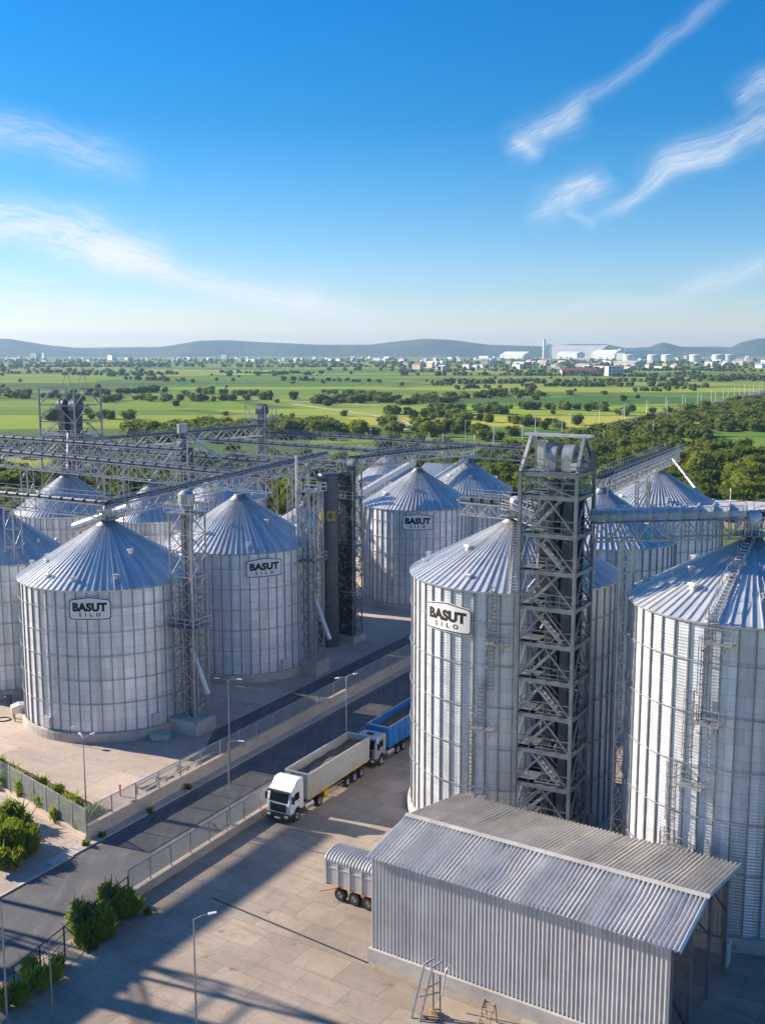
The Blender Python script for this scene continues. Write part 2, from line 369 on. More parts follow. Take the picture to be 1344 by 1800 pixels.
# ------------------------------------------------------------------ ground, roads, yards
def sheet(name, pts, z, m, label=None):
    b = MB(); b.add([(p[0], p[1], z) for p in pts], [tuple(range(len(pts)))])
    o = b.build(name, m); o['kind'] = 'structure'
    if label: o['label'] = label
    return o
def m_fields():
    m, t = mat('farmland'); p = t.pos()
    wn = t.n('ShaderNodeTexNoise'); t.put(wn.inputs['Vector'], p); wn.inputs['Scale'].default_value = .004; wn.inputs['Detail'].default_value = 2
    pw = t.vm('ADD', p, t.vm('MULTIPLY', t.vm('SUBTRACT', wn.outputs['Color'], (.5, .5, .5)), (120, 60, 0)))
    pr = t.map(pw, (1 / 330, 1 / 120, 0), (0, 0, R_(-7)), (.4, .2, 0))
    vo = t.n('ShaderNodeTexVoronoi', feature='F1', distance='CHEBYCHEV'); t.put(vo.inputs['Vector'], pr); vo.inputs['Scale'].default_value = 1; vo.inputs['Randomness'].default_value = .8
    cs = t.n('ShaderNodeSeparateColor'); t.put(cs.inputs[0], vo.outputs['Color'])
    c = t.ramp(cs.outputs[0], [(0, (.19, .28, .035)), (.16, (.27, .36, .04)), (.34, (.13, .22, .036)), (.48, (.37, .40, .055)), (.62, (.22, .32, .034)), (.78, (.36, .36, .075)), (.9, (.10, .185, .035))], 'CONSTANT')
    ve = t.n('ShaderNodeTexVoronoi', feature='DISTANCE_TO_EDGE'); t.put(ve.inputs['Vector'], pr); ve.inputs['Scale'].default_value = 1; ve.inputs['Randomness'].default_value = .8
    vc = t.n('ShaderNodeTexVoronoi', feature='F1'); t.put(vc.inputs['Vector'], pr); vc.inputs['Scale'].default_value = 1; vc.inputs['Randomness'].default_value = .8
    c2 = t.n('ShaderNodeSeparateColor'); t.put(c2.inputs[0], vc.outputs['Color'])
    c = t.mix(1.0, c, t.ramp(c2.outputs[1], [(0, (.55, .68, .7)), (.3, (.95, 1.0, .9)), (.5, (.75, .85, .8)), (.7, (1.12, 1.0, .95)), (.88, (.62, .8, .75))], 'CONSTANT'), 'MULTIPLY')
    c = t.mix(t.ramp(ve.outputs[0], [(.012, .75), (.03, 0.)]), c, (.06, .105, .022))
    n1 = t.noise(p, .02, 6, .6); n2 = t.noise(t.map(p, (.012, .25, 1), (0, 0, R_(cs and 20))), 1, 3)
    c = t.mix(t.ramp(n1, [(.45, 0.), (.75, .3)]), c, (.09, .15, .03))
    c = t.mix(t.ramp(n2, [(.5, 0.), (.7, .22)]), c, (.26, .27, .07))
    # rough scrub close to the plant
    x = t.sep(p); near = t.m('LESS_THAN', t.m('ADD', t.m('MULTIPLY', x[1], 1.0), t.m('MULTIPLY', t.noise(p, .01, 3), 120)), 400)
    c = t.mix(t.m('MULTIPLY', near, .8), c, t.mix(n1, (.075, .12, .022), (.15, .185, .04)))
    t.bsdf(c, .95, 0, t.bump(t.noise(p, .6, 3), .3, .4), spec=.1); return m
sheet('ground', [(-16000, -600), (16000, -600), (16000, 17500), (-16000, 17500)], -.012, m_fields())
sheet('yard', [S(20, -55), S(210, -55), S(210, 40), S(20, 40)], .004, M['yard'])
sheet('road', [S(10, -64.0), S(330, -64.0), S(330, -55.0), S(10, -55.0)], .008, M['asphalt'])
sheet('silo_yard', [S(64.4, -65.1), S(300, -65.1), S(300, -190), S(64.4 + 30.5, -190)], .004, M['siloyard'])
sheet('forecourt', [S(10, -64.3), S(64.5, -64.3), S(95.2, -190), S(10, -190)], .0, M['forecourt'])
sheet('lane', [S(92, -72.5), S(300, -72.5), S(300, -66.2), S(80, -66.2)], .008, M['asphalt'])
b = MB(); b.box(S(195, -64.6, .05), (1.1, 270, .13), ROT); tag(b.build('pavement', M['concrete']), kind='structure')
b = MB(); b.box(S(37, -64.05, .04), (.3, 50, .12), ROT); tag(b.build('kerb', M['concrete']), kind='structure')
b = MB()
for k in range(46):
    a0 = 52 + k * 6.0
    b.add([S(a0, -58.1, .013), S(a0 + 2.2, -58.1, .013), S(a0 + 2.2, -58.0, .013), S(a0, -58.0, .013)], [(0, 1, 2, 3)])
b.add([S(64, -63.7, .013), S(320, -63.7, .013), S(320, -63.56, .013), S(64, -63.56, .013)], [(0, 1, 2, 3)])
b.add([S(92, -70.1, .013), S(300, -70.1, .013), S(300, -69.98, .013), S(92, -69.98, .013)], [(0, 1, 2, 3)])
tag(b.build('road_markings', M['line']), kind='structure')
# drainage groove line and stray sheet of darker repair patches on the yard
b = MB()
b.bar((-13.2, 78.4, .012), (-1.0, 69.4, .012), .16, .012)
tag(b.build('drainage_channel', M['dark']), 'dark drainage slot across the slabs toward the shed corner', 'drain')

# ------------------------------------------------------------------ silos
def silo(label, x, y, Rr, h, ha, name='grain_silo', nrib=52, rings=5, detail=2, base=1.0, rot=0.0):
    root = thing(name, label, 'silo', (x, y, 0), rot)
    n = nrib
    # wall with its vertical stiffeners, one skin
    prof = []
    dw = .055 / Rr
    for k in range(n):
        a = 2 * pi * k / n; st = 2 * pi / n
        prof += [(a - dw, Rr + .01), (a - dw, Rr + .13), (a + dw, Rr + .13), (a + dw, Rr + .01)]
        prof += [(a + st * f, Rr) for f in (.2, .4, .6, .8)]
    prof.append((2 * pi - dw, Rr + .01))
    b = MB(); vs = []; uv = []
    for (a, r) in prof:
        for z in (base, h): vs.append((r * cos(a), r * sin(a), z)); uv.append((a * Rr, z))
    b.add(vs, [(2 * i, 2 * i + 2, 2 * i + 3, 2 * i + 1) for i in range(len(prof) - 1)])
    b.mi = [1 if i % 8 in (0, 1, 2) else 0 for i in range(len(prof) - 1)]
    b.build('wall', [M['wall'], M['rib']], root, uv=uv)
    # foundation ring
    b = MB(); b.revolve([(0, base - .02), (Rr + .08, base - .02), (Rr + .12, base + .07), (Rr + .34, base + .05), (Rr + .38, base - .12), (Rr + .38, -.3)], 72)
    b.build('foundation', M['concrete'], root)
    # cone roof with raised seams, one skin
    rc = Rr * .11; re = Rr + .28; ze = h - .02; zc = ha - .55
    slope = (zc - ze) / (re - rc)
    b = MB(); vs = []; prof = []; nr = int(n * 1.62)
    for k in range(nr):
        a = 2 * pi * k / nr; st = 2 * pi / nr
        prof += [(a - st * .085, 0), (a - st * .06, .11), (a + st * .06, .11), (a + st * .085, 0), (a + st * .5, -.012)]
    rad = [rc, Rr * .3, Rr * .6, re]
    N = len(prof)
    for (a, dz) in prof:
        for r in rad:
            vs.append((r * cos(a), r * sin(a), zc - (r - rc) * slope + dz))
    m_ = len(rad)
    fs = [(i * m_ + j, ((i + 1) % N) * m_ + j, ((i + 1) % N) * m_ + j + 1, i * m_ + j + 1) for i in range(N) for j in range(m_ - 1)]
    vs += [(re * cos(a) * .992, re * sin(a) * .992, ze - .16) for a, _ in prof]
    o_ = N * m_
    fs += [(i * m_ + m_ - 1, ((i + 1) % N) * m_ + m_ - 1, o_ + (i + 1) % N, o_ + i) for i in range(N)]
    b.add(vs, fs); b.build('roof', M['roof'], root)
    # cap
    b = MB(); b.revolve([(rc + .28, zc - .12), (rc + .2, zc + .02), (rc * .78, zc + .32), (rc * .72, zc + .55), (rc * .5, zc + .62), (0, zc + .64)], 28)
    b.build('roof_cap', M['steel'], root, True)
    # wind rings
    for k in range(rings):
        z = h - (k + .75) * (h - base) * .62 / rings * 1.35
        b = MB(); b.revolve([(Rr + .15, z - .035), (Rr + .22, z - .035), (Rr + .22, z + .035), (Rr + .15, z + .035), (Rr + .15, z - .035)], 78)
        b.build('wind_ring', M['galv'], root)
    if detail:
        rr = random.Random(int(x * 10 + y))
        nv = 14 if detail > 1 else 7
        b0 = MB(); b0.box((0, 0, .14), (.34, .30, .30)); b0.prism([(-.26, .3), (.26, .3), (.2, .42), (-.2, .42)], -.24, .24, lambda u, v, hh: (u, hh, v))
        me = None
        for k in range(nv):
            a = 2 * pi * (k + rr.random() * .4) / nv; r = Rr * rr.choice([.55, .72, .88, .9])
            if me is None:
                o = b0.build('roof_vent', M['galv_light'], root); me = o
            else:
                o = me.copy(); C.objects.link(o)
            o.location = (r * cos(a), r * sin(a), zc - (r - rc) * slope + .02); o.rotation_euler = (0, 0, a)
            o.scale = (.8 + rr.random() * .5,) * 3
        # eave hatch boxes and base door
        for k in range(2):
            a = R_(-120 + 70 * k); b = MB((0, 0, 0)); r = Rr + .2
            b.box((r * cos(a), r * sin(a), base + .9), (.3, .9, 1.3), a); b.box(((r + .17) * cos(a), (r + .17) * sin(a), base + .9), (.05, .7, 1.1), a)
            b.build('inspection_hatch', M['galv_light'], root)
    return root
s1 = silo('big silver silo with sign directly behind the double-arm lamp and the fence bend', -31.33, 121.9, 9.93, 16.8, 22.9)
s0 = silo('silver silo cut off at the left edge beside the signed silo', -48.6, 134.6, 8.4, 16.5, 22.5)
s2 = silo('shaded silver silo with sign between two thin lattice towers', -19.0, 142.7, 9.75, 16.76, 23.0)
s3 = silo('farther signed silo with a chute climbing its roof, beside the dark elevator', 6.0, 180.3, 9.2, 16.6, 22.4, detail=1)
s4 = silo('unsigned silo half hidden beyond the signed silo, left of the tall tower', 15.5, 193, 7.6, 17.2, 22.6, detail=1)
s5 = silo('tall signed silo standing behind the steel elevator tower', 11.85, 95.3, 9.15, 22.4, 27.4)
s6 = silo('tall silo with zigzag ladders behind the shed, cut by the right edge', 27.56, 79.4, 8.75, 23.5, 28.35, nrib=48)
s7 = silo('silo showing its blue roof beneath the small conveyor bridge', 24.9, 121.5, 8.25, 21.0, 26.6, detail=1)
s8 = silo('silo with a conveyor ending above its peak, in front of the woods', 40.8, 159.0, 9.36, 19.0, 24.6, detail=1)
s9 = silo('silo behind the conveyors with the open elevator frame rising beyond it', -50.5, 172, 8.2, 16.6, 22.6, detail=1)
s10 = silo('small silo just beyond the big signed one, under two crossing conveyors', -35.3, 165, 6.0, 16.6, 22.3, detail=1)
s11 = silo('silo half hidden by trusses behind the middle signed silo', -27.2, 187, 6.8, 16.7, 22.3, detail=1)
s12 = silo('low small silo peeking out left of the dark tank', -12.2, 166.5, 4.6, 15.4, 18.6, detail=1, nrib=40)
s13 = silo('distant silo showing a bit of cone left of the chute silo', 1.8, 214, 7.0, 16.6, 22.3, detail=0)
#s14 = silo('silo outside the frame beyond the left shrub', -61, 118, 9.4, 16.5, 22.5, detail=0)

# signs bent round the walls
_tc = {}
def text_verts(body, size, spacing=1.0, bold=.0):
    key = (body, size, spacing, bold)
    if key in _tc: return _tc[key]
    cu = bpy.data.curves.new('lettering', 'FONT'); cu.body = body; cu.size = size; cu.space_character = spacing
    cu.offset = bold; cu.align_x = 'CENTER'; cu.align_y = 'CENTER'; cu.resolution_u = 4
    o = bpy.data.objects.new('lettering', cu); C.objects.link(o)
    dg = bpy.context.evaluated_depsgraph_get(); me = bpy.data.meshes.new_from_object(o.evaluated_get(dg))
    vs = [tuple(v.co) for v in me.vertices]; fs = [tuple(p.vertices) for p in me.polygons]
    bpy.data.objects.remove(o); bpy.data.meshes.remove(me)
    _tc[key] = (vs, fs); return vs, fs
def fit_text(body, width, height, spacing=1.0, bold=.0):
    vs, fs = text_verts(body, 1.0, spacing, bold)
    xs = [v[0] for v in vs]; ys = [v[1] for v in vs]
    sx = width / (max(xs) - min(xs)); sy = height / (max(ys) - min(ys)); cx = (max(xs) + min(xs)) / 2; cy_ = (max(ys) + min(ys)) / 2
    return [((v[0] - cx) * sx, (v[1] - cy_) * sy) for v in vs], fs
def sign(label, x, y, Rr, ang, z, W=4.7, H=2.5):
    a0 = R_(ang)
    base = Vector((x + (Rr + .15) * cos(a0), y + (Rr + .15) * sin(a0), z))
    root = thing('sign_board', label, 'sign', base)
    def cyl(u, v, off):
        a = a0 + u / Rr; r = Rr + off
        return (x + r * cos(a), y + r * sin(a), z + v)
    def plate(name, wd, ht, off, m, th=.012):
        b = MB(base); N = 48; rc = .28 * ht / 2.5; vs = []
        for k in range(N + 1):
            q = -1 + 2 * k / N; q = math.copysign(1 - (1 - abs(q)) ** 1.35, q); u = q * wd / 2
            e = max(0, abs(u) - (wd / 2 - rc)); cut = rc - math.sqrt(max(0, rc * rc - e * e))
            top = ht / 2 - .34 * ht / 2.5 * abs(q) - cut; bot = -ht / 2 + cut
            vs += [cyl(u, bot, off), cyl(u, top, off), cyl(u, bot, off - th), cyl(u, top, off - th)]
        fs = []
        for k in range(N):
            i, j = 4 * k, 4 * k + 4
            fs += [(i, j, j + 1, i + 1), (i + 2, i + 3, j + 3, j + 2), (i + 1, j + 1, j + 3, i + 3), (i, i + 2, j + 2, j)]
        fs += [(0, 1, 3, 2), (4 * N, 4 * N + 2, 4 * N + 3, 4 * N + 1)]
        b.add(vs, fs); return b.build(name, m, root)
    plate('backing', W, H, .20, M['sign_pale'], .10)
    plate('border', W - .10, H - .10, .215, M['sign_black'])
    plate('face', W - .30, H - .30, .23, M['sign_pale'])
    for nm, (body, wd, ht, dv, sp, bo) in {'title': ('BASUT', W * .80, H * .38, H * .05, 1.06, .062), 'subtitle': ('SILO', W * .50, H * .16, -H * .27, 2.2, .03)}.items():
        vs, fs = fit_text(body, wd, ht, sp, bo)
        b = MB(base); b.add([cyl(u, v + dv, .243) for u, v in vs], fs); b.build('lettering', M['sign_black'], root)
sign('BASUT SILO sign on the big silo behind the double-arm lamp', -31.33, 121.9, 9.93, -88.2, 14.9, 4.45, 2.55)
sign('BASUT SILO sign on the shaded silo between two lattice towers', -19, 142.7, 9.75, -65.2, 14.9, 4.75, 2.5)
sign('BASUT SILO sign on the farther silo beside the dark elevator', 6, 180.3, 9.2, -92.2, 14.75, 5.0, 2.75)
sign('largest BASUT SILO sign, sunlit, left of the steel tower', 11.85, 95.3, 9.15, -134, 19.8, 4.95, 2.55)

# ------------------------------------------------------------------ lattice towers and conveyors
def frame_pts(w, dd): return [(-w / 2, -dd / 2), (w / 2, -dd / 2), (w / 2, dd / 2), (-w / 2, dd / 2)]
def lattice_tower(name, label, cat, x, y, z0, z1, w, dd, step, leg=.16, br=.07, m='galv', rz=ROT, base=None, platforms=(), group=None, style='x', spout=False):
    root = thing(name, label, cat, (x, y, 0), rz, group)
    P = frame_pts(w, dd)
    for (px, py) in P:
        b = MB(); b.bar((px, py, z0), (px, py, z1), leg); b.build('leg', M[m], root)
    n = max(1, round((z1 - z0) / step)); st = (z1 - z0) / n
    b = MB()
    for k in range(n + 1):
        z = z0 + k * st
        for i in range(4):
            p, q = P[i], P[(i + 1) % 4]; b.bar((*p, z), (*q, z), br)
            if k < n:
                if style == 'x' or (style == 'z'):
                    f = (k + i) % 2
                    p2, q2 = (p, q) if f else (q, p)
                    b.bar((*p2, z), (*q2, z + st), br)
                    if style == 'x': b.bar((*q2, z), (*p2, z + st), br)
                else:
                    mx = ((p[0] + q[0]) / 2, (p[1] + q[1]) / 2)
                    b.bar((*p, z), (*mx, z + st), br); b.bar((*q, z), (*mx, z + st), br)
    b.build('bracing', M[m], root)
    if base:
        b = MB(); b.box((0, 0, base / 2 - .1), (w + 1.0, dd + 1.0, base + .2)); b.build('footing', M['concrete'], root)
    for z in platforms: platform(root, w, dd, z, m)
    return root
def platform(root, w, dd, z, m='galv', ov=.35, rail=1.05):
    b = MB(); b.box((0, 0, z), (w + 2 * ov, dd + 2 * ov, .10)); b.build('platform', M['steel'], root)
    b = MB(); P = frame_pts(w + 2 * ov, dd + 2 * ov)
    for i in range(4):
        p, q = P[i], P[(i + 1) % 4]; n = max(2, round(math.dist(p, q) / 1.2))
        for k in range(n): b.bar((p[0] + (q[0] - p[0]) * k / n, p[1] + (q[1] - p[1]) * k / n, z + .05), (p[0] + (q[0] - p[0]) * k / n, p[1] + (q[1] - p[1]) * k / n, z + rail), .045)
        for hz in (.55, rail): b.bar((*p, z + hz), (*q, z + hz), .045)
    b.build('handrail', M['galv_light'], root)
def conveyor(label, p0, p1, w=1.8, dep=1.5, bay=1.8, rail=True, group=None, belt='belt', m='galv', th=.07, cs=1.0):
    p0 = Vector(p0); p1 = Vector(p1); L = (p1 - p0).length; d = (p1 - p0).normalized(); sd = d.cross(Vector((0, 0, 1))).normalized(); up = sd.cross(d)
    root = thing('conveyor_bridge', label, 'conveyor', p0, 0, group)
    P = lambda s, x, z: p0 + d * s + sd * x + up * z
    n = max(2, round(L / bay)); st = L / n
    b = MB(p0)
    for x in (-w / 2, w / 2):
        for z in (-dep, 0): b.bar(P(0, x, z), P(L, x, z), th * 1.5, up=up)
        for k in range(n + 1):
            b.bar(P(k * st, x, -dep), P(k * st, x, 0), th * .8)
            if k < n:
                f = k % 2; b.bar(P(k * st, x, -dep if f else 0), P((k + 1) * st, x, 0 if f else -dep), th)
    for k in range(n + 1):
        for z in (-dep, 0): b.bar(P(k * st, -w / 2, z), P(k * st, w / 2, z), th * .8)
    b.build('truss_lattice', M[m], root)
    b = MB(p0); poly = [(u * cs, v * cs) for u, v in [(-.36, .04), (.36, .04), (.36, .26), (.24, .42), (-.24, .42), (-.36, .26)]]
    b.prism(poly, -.15, L + .15, lambda u, v, hh: P(hh, u, v + .02)); 
    for k in range(0, n): b.prism([(u * 1.3, v * 1.18) for u, v in poly], k * st, k * st + .12, lambda u, v, hh: P(hh, u, v + .02))
    b.build('belt_casing', M[belt], root)
    b = MB(p0); b.prism([(w / 2, .0), (w / 2 + .75, .0), (w / 2 + .75, .06), (w / 2, .06)], 0, L, lambda u, v, hh: P(hh, u, v)); b.build('walkway', M['steel'], root)
    if rail:
        b = MB(p0)
        for hz in (.55, 1.05): b.bar(P(0, w / 2 + .72, hz), P(L, w / 2 + .72, hz), .05, up=up)
        for k in range(n + 1): b.bar(P(k * st, w / 2 + .72, .05), P(k * st, w / 2 + .72, 1.05), .045)
        for hz in (.55, 1.05): b.bar(P(0, -w / 2, hz), P(L, -w / 2, hz), .045, up=up)
        for k in range(n + 1): b.bar(P(k * st, -w / 2, 0), P(k * st, -w / 2, 1.05), .045)
        b.build('handrail', M['galv'], root)
    return root
def Q(x, y, z): return Vector((x, y, z))
k1 = Vector((-31.3, 121.9, 0)) - PR * 3; 
conveyor('conveyor bridge ending above the big signed silo from the left edge', Q(-31.0, 121.7, 24.6), Q(-31.0, 121.7, 24.6) + Vector((-.8745, .485, 0)) * 27 + Q(0, 0, .1))
conveyor('conveyor bridge running over the two signed silos away from the camera', Q(-31.6, 121.4, 24.5), Q(-8.4, 160.6, 26.6))
conveyor('long conveyor bridge over the small silos behind the big signed silo', Q(-67, 180.0, 25.4), Q(-16.5, 156.3, 23.5), dep=2.2, bay=2.2, m='galv_light', th=.095, cs=1.3)
conveyor('conveyor bridge from the open frame tower across the half hidden silo', Q(-58, 204, 23.6), Q(-8, 178.5, 22.6), dep=2.0, bay=2.2, m='galv_light', th=.095, cs=1.3)
conveyor('conveyor bridge behind the thin round elevator, second from the fields', Q(-41, 225.5, 23.6), Q(6, 204.5, 22.2), dep=2.2, bay=2.6, m='galv_light', th=.095, cs=1.3)
conveyor('rearmost conveyor bridge, leading toward the tall steel tower', Q(-28, 253.5, 22.8), Q(29.5, 224.5, 21.5), dep=2.4, bay=2.6, m='galv_light', th=.095, cs=1.3)
conveyor('conveyor bridge climbing along the rear left edge to the far elevator', Q(-78, 198, 23.6), Q(-28, 250, 24.4), dep=2.0, bay=2.6, m='galv_light', th=.095, cs=1.3)
conveyor('short conveyor bridge from the dark elevator to the farther signed silo', Q(-4.6, 157, 26.2), Q(6.6, 182, 25.2), dep=1.4)
conveyor('thin conveyor bridge beyond the chute silo', Q(6, 182, 25), Q(17, 203, 23.8), dep=1.4)
conveyor('conveyor bridge from the tall tower to the ladder silo at right', Q(16.6, 83.8, 28.7), Q(27.0, 79.6, 29.7), w=1.8, dep=1.5, bay=1.1, belt='galv_light', th=.095, cs=2.1)
conveyor('conveyor bridge at the right edge beyond the ladder silo', Q(28.2, 79.6, 29.7), Q(40, 86, 31.2), w=1.4, dep=1.2, bay=1.2)
conveyor('sloping conveyor above the two silos in front of the woods', Q(24.3, 120.5, 27.6), Q(44.5, 165.5, 26.8), w=2.0, dep=1.7, bay=1.6, m='galv_light')
conveyor('short catwalk conveyor joining the tall signed silo to the tower', Q(12.0, 95.3, 28.3), Q(13.6, 86.0, 28.6), w=1.3, dep=1.0, bay=1.0)
conveyor('lattice catwalk reaching left from the tall signed silo peak', Q(11.6, 95.5, 28.2), Q(7.4, 98.4, 28.2), w=1.2, dep=1.1, bay=1.0)
conveyor('second conveyor bridge just behind the long one over the small silos', Q(-70, 186.5, 27.2), Q(-31, 167.6, 26.4), dep=2.0, bay=2.2, m='galv_light', th=.09, cs=1.2)
for i, (lb, p_, q_) in enumerate([('thin spout pipe slanting onto the open frame tower', (-59, 203, 26.5), (-50.5, 172.5, 22.9)), ('thin spout pipe dropping from the twin tube elevator', (-34.4, 188, 27.5), (-27.2, 186.6, 22.8)), ('thin spout pipe dropping to the small silo behind the big signed one', (-34.6, 187, 26.5), (-35.3, 165.4, 22.6)), ('pale spout pipe leaning on the silo in front of the woods', (43.8, 164.0, 26.0), (46.6, 157.4, 21.0))]):
    o = thing('spout_pipe', lb, 'pipe', p_); b = MB(p_); b.tube([p_, q_], .2, 8); b.build('pipe', M['galv_light'], o)
    d_ = (Vector(q_) - Vector(p_)).normalized(); b = MB(p_)
    b.tube([Vector(p_), Vector(p_) + d_ * .5], .32, 8); b.build('flange', M['steel'], o)
# roof top bins
def hub_bin(label, x, y, z, r=.75, h=1.3):
    root = thing('distribution_bin', label, 'bin', (x, y, z))
    b = MB(); b.revolve([(r * .35, 0), (r, .5), (r, .5 + h), (r * .6, .75 + h), (0, .8 + h)], 20); b.build('hopper', M['galv_light'], root, True)
    b = MB()
    for k in range(4):
        a = pi / 4 + k * pi / 2; b.bar((r * 1.25 * cos(a), r * 1.25 * sin(a), -.1), (r * 1.05 * cos(a), r * 1.05 * sin(a), .5 + h * .6), .09)
    b.build('frame', M['galv'], root)
    b = MB(); b.revolve([(r * 2.2, -.1), (r * 2.2, 0), (0, 0)], 24); b.build('platform', M['steel'], root)
    b = MB()
    for k in range(16):
        a = 2 * pi * k / 16; b.bar((r * 2.1 * cos(a), r * 2.1 * sin(a), 0), (r * 2.1 * cos(a), r * 2.1 * sin(a), 1.0), .045)
        a2 = 2 * pi * (k + 1) / 16
        for hz in (.5, 1.0): b.bar((r * 2.1 * cos(a), r * 2.1 * sin(a), hz), (r * 2.1 * cos(a2), r * 2.1 * sin(a2), hz), .045)
    b.build('handrail', M['galv_light'], root)
hub_bin('white round bin on the peak platform of the tall signed silo', 12.0, 95.3, 27.55, .7, .8)
hub_bin('round bin on the peak of the ladder silo at right', 27.56, 79.4, 28.5, .62, .95)
hub_bin('round hub bin where two conveyors meet above the big signed silo', -31.33, 121.9, 23.0, .55, .7)
# slim towers
def elevator_head(root, z, r=.8, w=.8, x=0, y=0, m='galv'):
    b = MB(); prof = [(r, -w / 2), (r, w / 2)]
    b.revolve([(0, -w / 2), (r, -w / 2), (r, w / 2), (0, w / 2)], 18, 'x', (x, y, z), 0, pi)
    b.box((x, y, z - .45), (w, 2 * r, .9)); b.build('elevator_head', M[m], root)
t1 = lattice_tower('lattice_tower', 'lattice elevator tower standing against the right side of the big signed silo', 'tower', -21.2, 115.9, 1.4, 24.6, 2.9, 2.5, 2.4, base=1.6, platforms=(24.6, 12.0))
b = MB(); b.tube([(0, 0, 24.6), (0, 0, 25.4), (0, 0, 26.6), (0, 0, 27.0)], [.35, .9, .9, .4], 16); b.build('hopper', M['galv'], t1)
b = MB(); b.box((0.35, 0, 13), (.5, .5, 24)); b.box((-.45, 0, 13), (.5, .5, 24)); b.build('elevator_trunk', M['steel'], t1)
b = MB(); b.bar((.6, -.5, 9.6), (3.3, -1.2, 5.0), .35); b.build('chute', M['galv_light'], t1)
t2 = lattice_tower('lattice_tower', 'lattice elevator tower standing against the right side of the shaded signed silo', 'tower', -9.2, 138.0, 1.6, 24.0, 2.2, 2.1, 2.2, base=1.8, platforms=(24.0, 15.0))
b = MB(); b.box((-.6, .3, 14), (.34, .4, 26)); b.build('elevator_trunk', M['galv'], t2)
elevator_head(t2, 27.2, .45, .5, -.6, .3, 'steel')
b = MB(); b.tube([(-1.5, -1.0, 1.5), (-1.5, -1.0, 28.6)], .16, 8); b.build('riser_pipe', M['galv_light'], t2)
b = MB(); b.bar((.6, -.5, 10.5), (3.6, -1.5, 5.2), .4); b.build('chute', M['galv_light'], t2)
# dark tank
tk = thing('dark_tank', 'dark grey cylindrical tank with yellow lettering beside the dark elevator', 'tank', (-7.7, 151.0, 0), ROT)
b = MB(); b.revolve([(0, 0), (1.5, 0), (1.5, 24.6), (1.38, 24.9), (0, 25.0)], 40); b.build('shell', M['tank'], tk, False)
b = MB()
for z in (6, 12, 18, 24): b = MB(); b.revolve([(1.51, z), (1.56, z), (1.56, z + .12), (1.51, z + .12)], 40); b.build('hoop', M['dark'], tk)
pass
for (u0, body) in ((0, '181 C 31'),):
    vs_, fs_ = fit_text(body, 2.5, 1.5, 1.0, .04)
    b = MB(); b.add([(1.54 * cos(R_(-62) + u / 1.54), 1.54 * sin(R_(-62) + u / 1.54), 19.0 + v) for u, v in vs_], fs_); b.build('lettering', M['yellow'], tk)
# dark bucket elevator
de = lattice_tower('dark_elevator', 'dark bucket elevator with a rounded head left of the chute silo', 'elevator', -5.0, 154.0, .8, 25.0, 3.1, 2.6, 2.3, .16, .07, 'steel', base=.9, platforms=(6.5, 14, 21))
b = MB(); b.box((.95, -.6, 13.0), (.95, .9, 25.5)); b.build('elevator_trunk', M['dark'], de)
b = MB(); b.box((-.5, .2, 12.5), (1.5, 1.6, 24)); b.build('elevator_trunk', M['dark'], de)
b = MB(); b.revolve([(0, -.5), (1.0, -.5), (1.0, .5), (0, .5)], 18, 'x', (.95, -.1, 25.7), 0, pi); b.build('elevator_head', M['steel'], de)
b = MB(); rr = random.Random(3)
for k in range(60): 
    b.box((rr.uniform(-1.3, .3), -1.0 + rr.uniform(-.1, .1), rr.uniform(2, 23)), (.16, .08, rr.uniform(.18, .45)), 0)
tag(b.build('bolt_plate', M['galv_light'], de), kind='stuff')
# chute on the farther signed silo
ch = thing('roof_chute', 'pale enclosed chute sloping down the farther signed silo roof', 'chute', (6, 178.6, 23.4))
b = MB((6, 178.6, 23.4)); b.bar((5.2, 178.6, 23.6), (-3.6, 171.4, 19.3), .9, .8); b.build('casing', M['galv_light'], ch)
b = MB((6, 178.6, 23.4)); b.bar((5.2, 178.0, 24.5), (-3.6, 170.8, 20.2), .06)
for k in range(9):
    f = k / 8; p = Vector((5.2, 178.1, 23.6)).lerp(Vector((-3.6, 170.9, 19.3)), f); b.bar(p, p + Vector((0, 0, .95)), .05)
b.build('handrail', M['galv'], ch)
ch = thing('roof_chute', 'pale pipe chute leaning on the half hidden silo right of the chute silo', 'chute', (15.5, 193, 22.8))
b = MB((15.5, 193, 22.8)); b.tube([(15.0, 191.8, 22.9), (8.6, 188.6, 19.2)], .38, 10); b.build('pipe', M['galv_light'], ch)
b = MB((15.5, 193, 22.8))
for f in (.3, .7): p = Vector((15.0, 191.8, 22.9)).lerp(Vector((8.6, 188.6, 19.2)), f); b.bar(p, p + Vector((0, .6, -1.6)), .08)
b.build('strut', M['galv'], ch)
ch = thing('roof_chute', 'white enclosed chute lying between the big signed silo and the small one behind', 'chute', (-38, 146, 19.2))
b = MB((-38, 146, 19.2)); b.tube([(-42.6, 148, 17.6), (-34.6, 146, 20.6)], .75, 12); b.build('casing', M['galv_light'], ch)
b = MB((-38, 146, 19.2))
for f in (.1, .5, .9): p = Vector((-42.6, 148, 17.6)).lerp(Vector((-34.6, 146, 20.6)), f); b.bar(p, (p.x, p.y, 0), .16)
b.build('support_leg', M['galv'], ch)
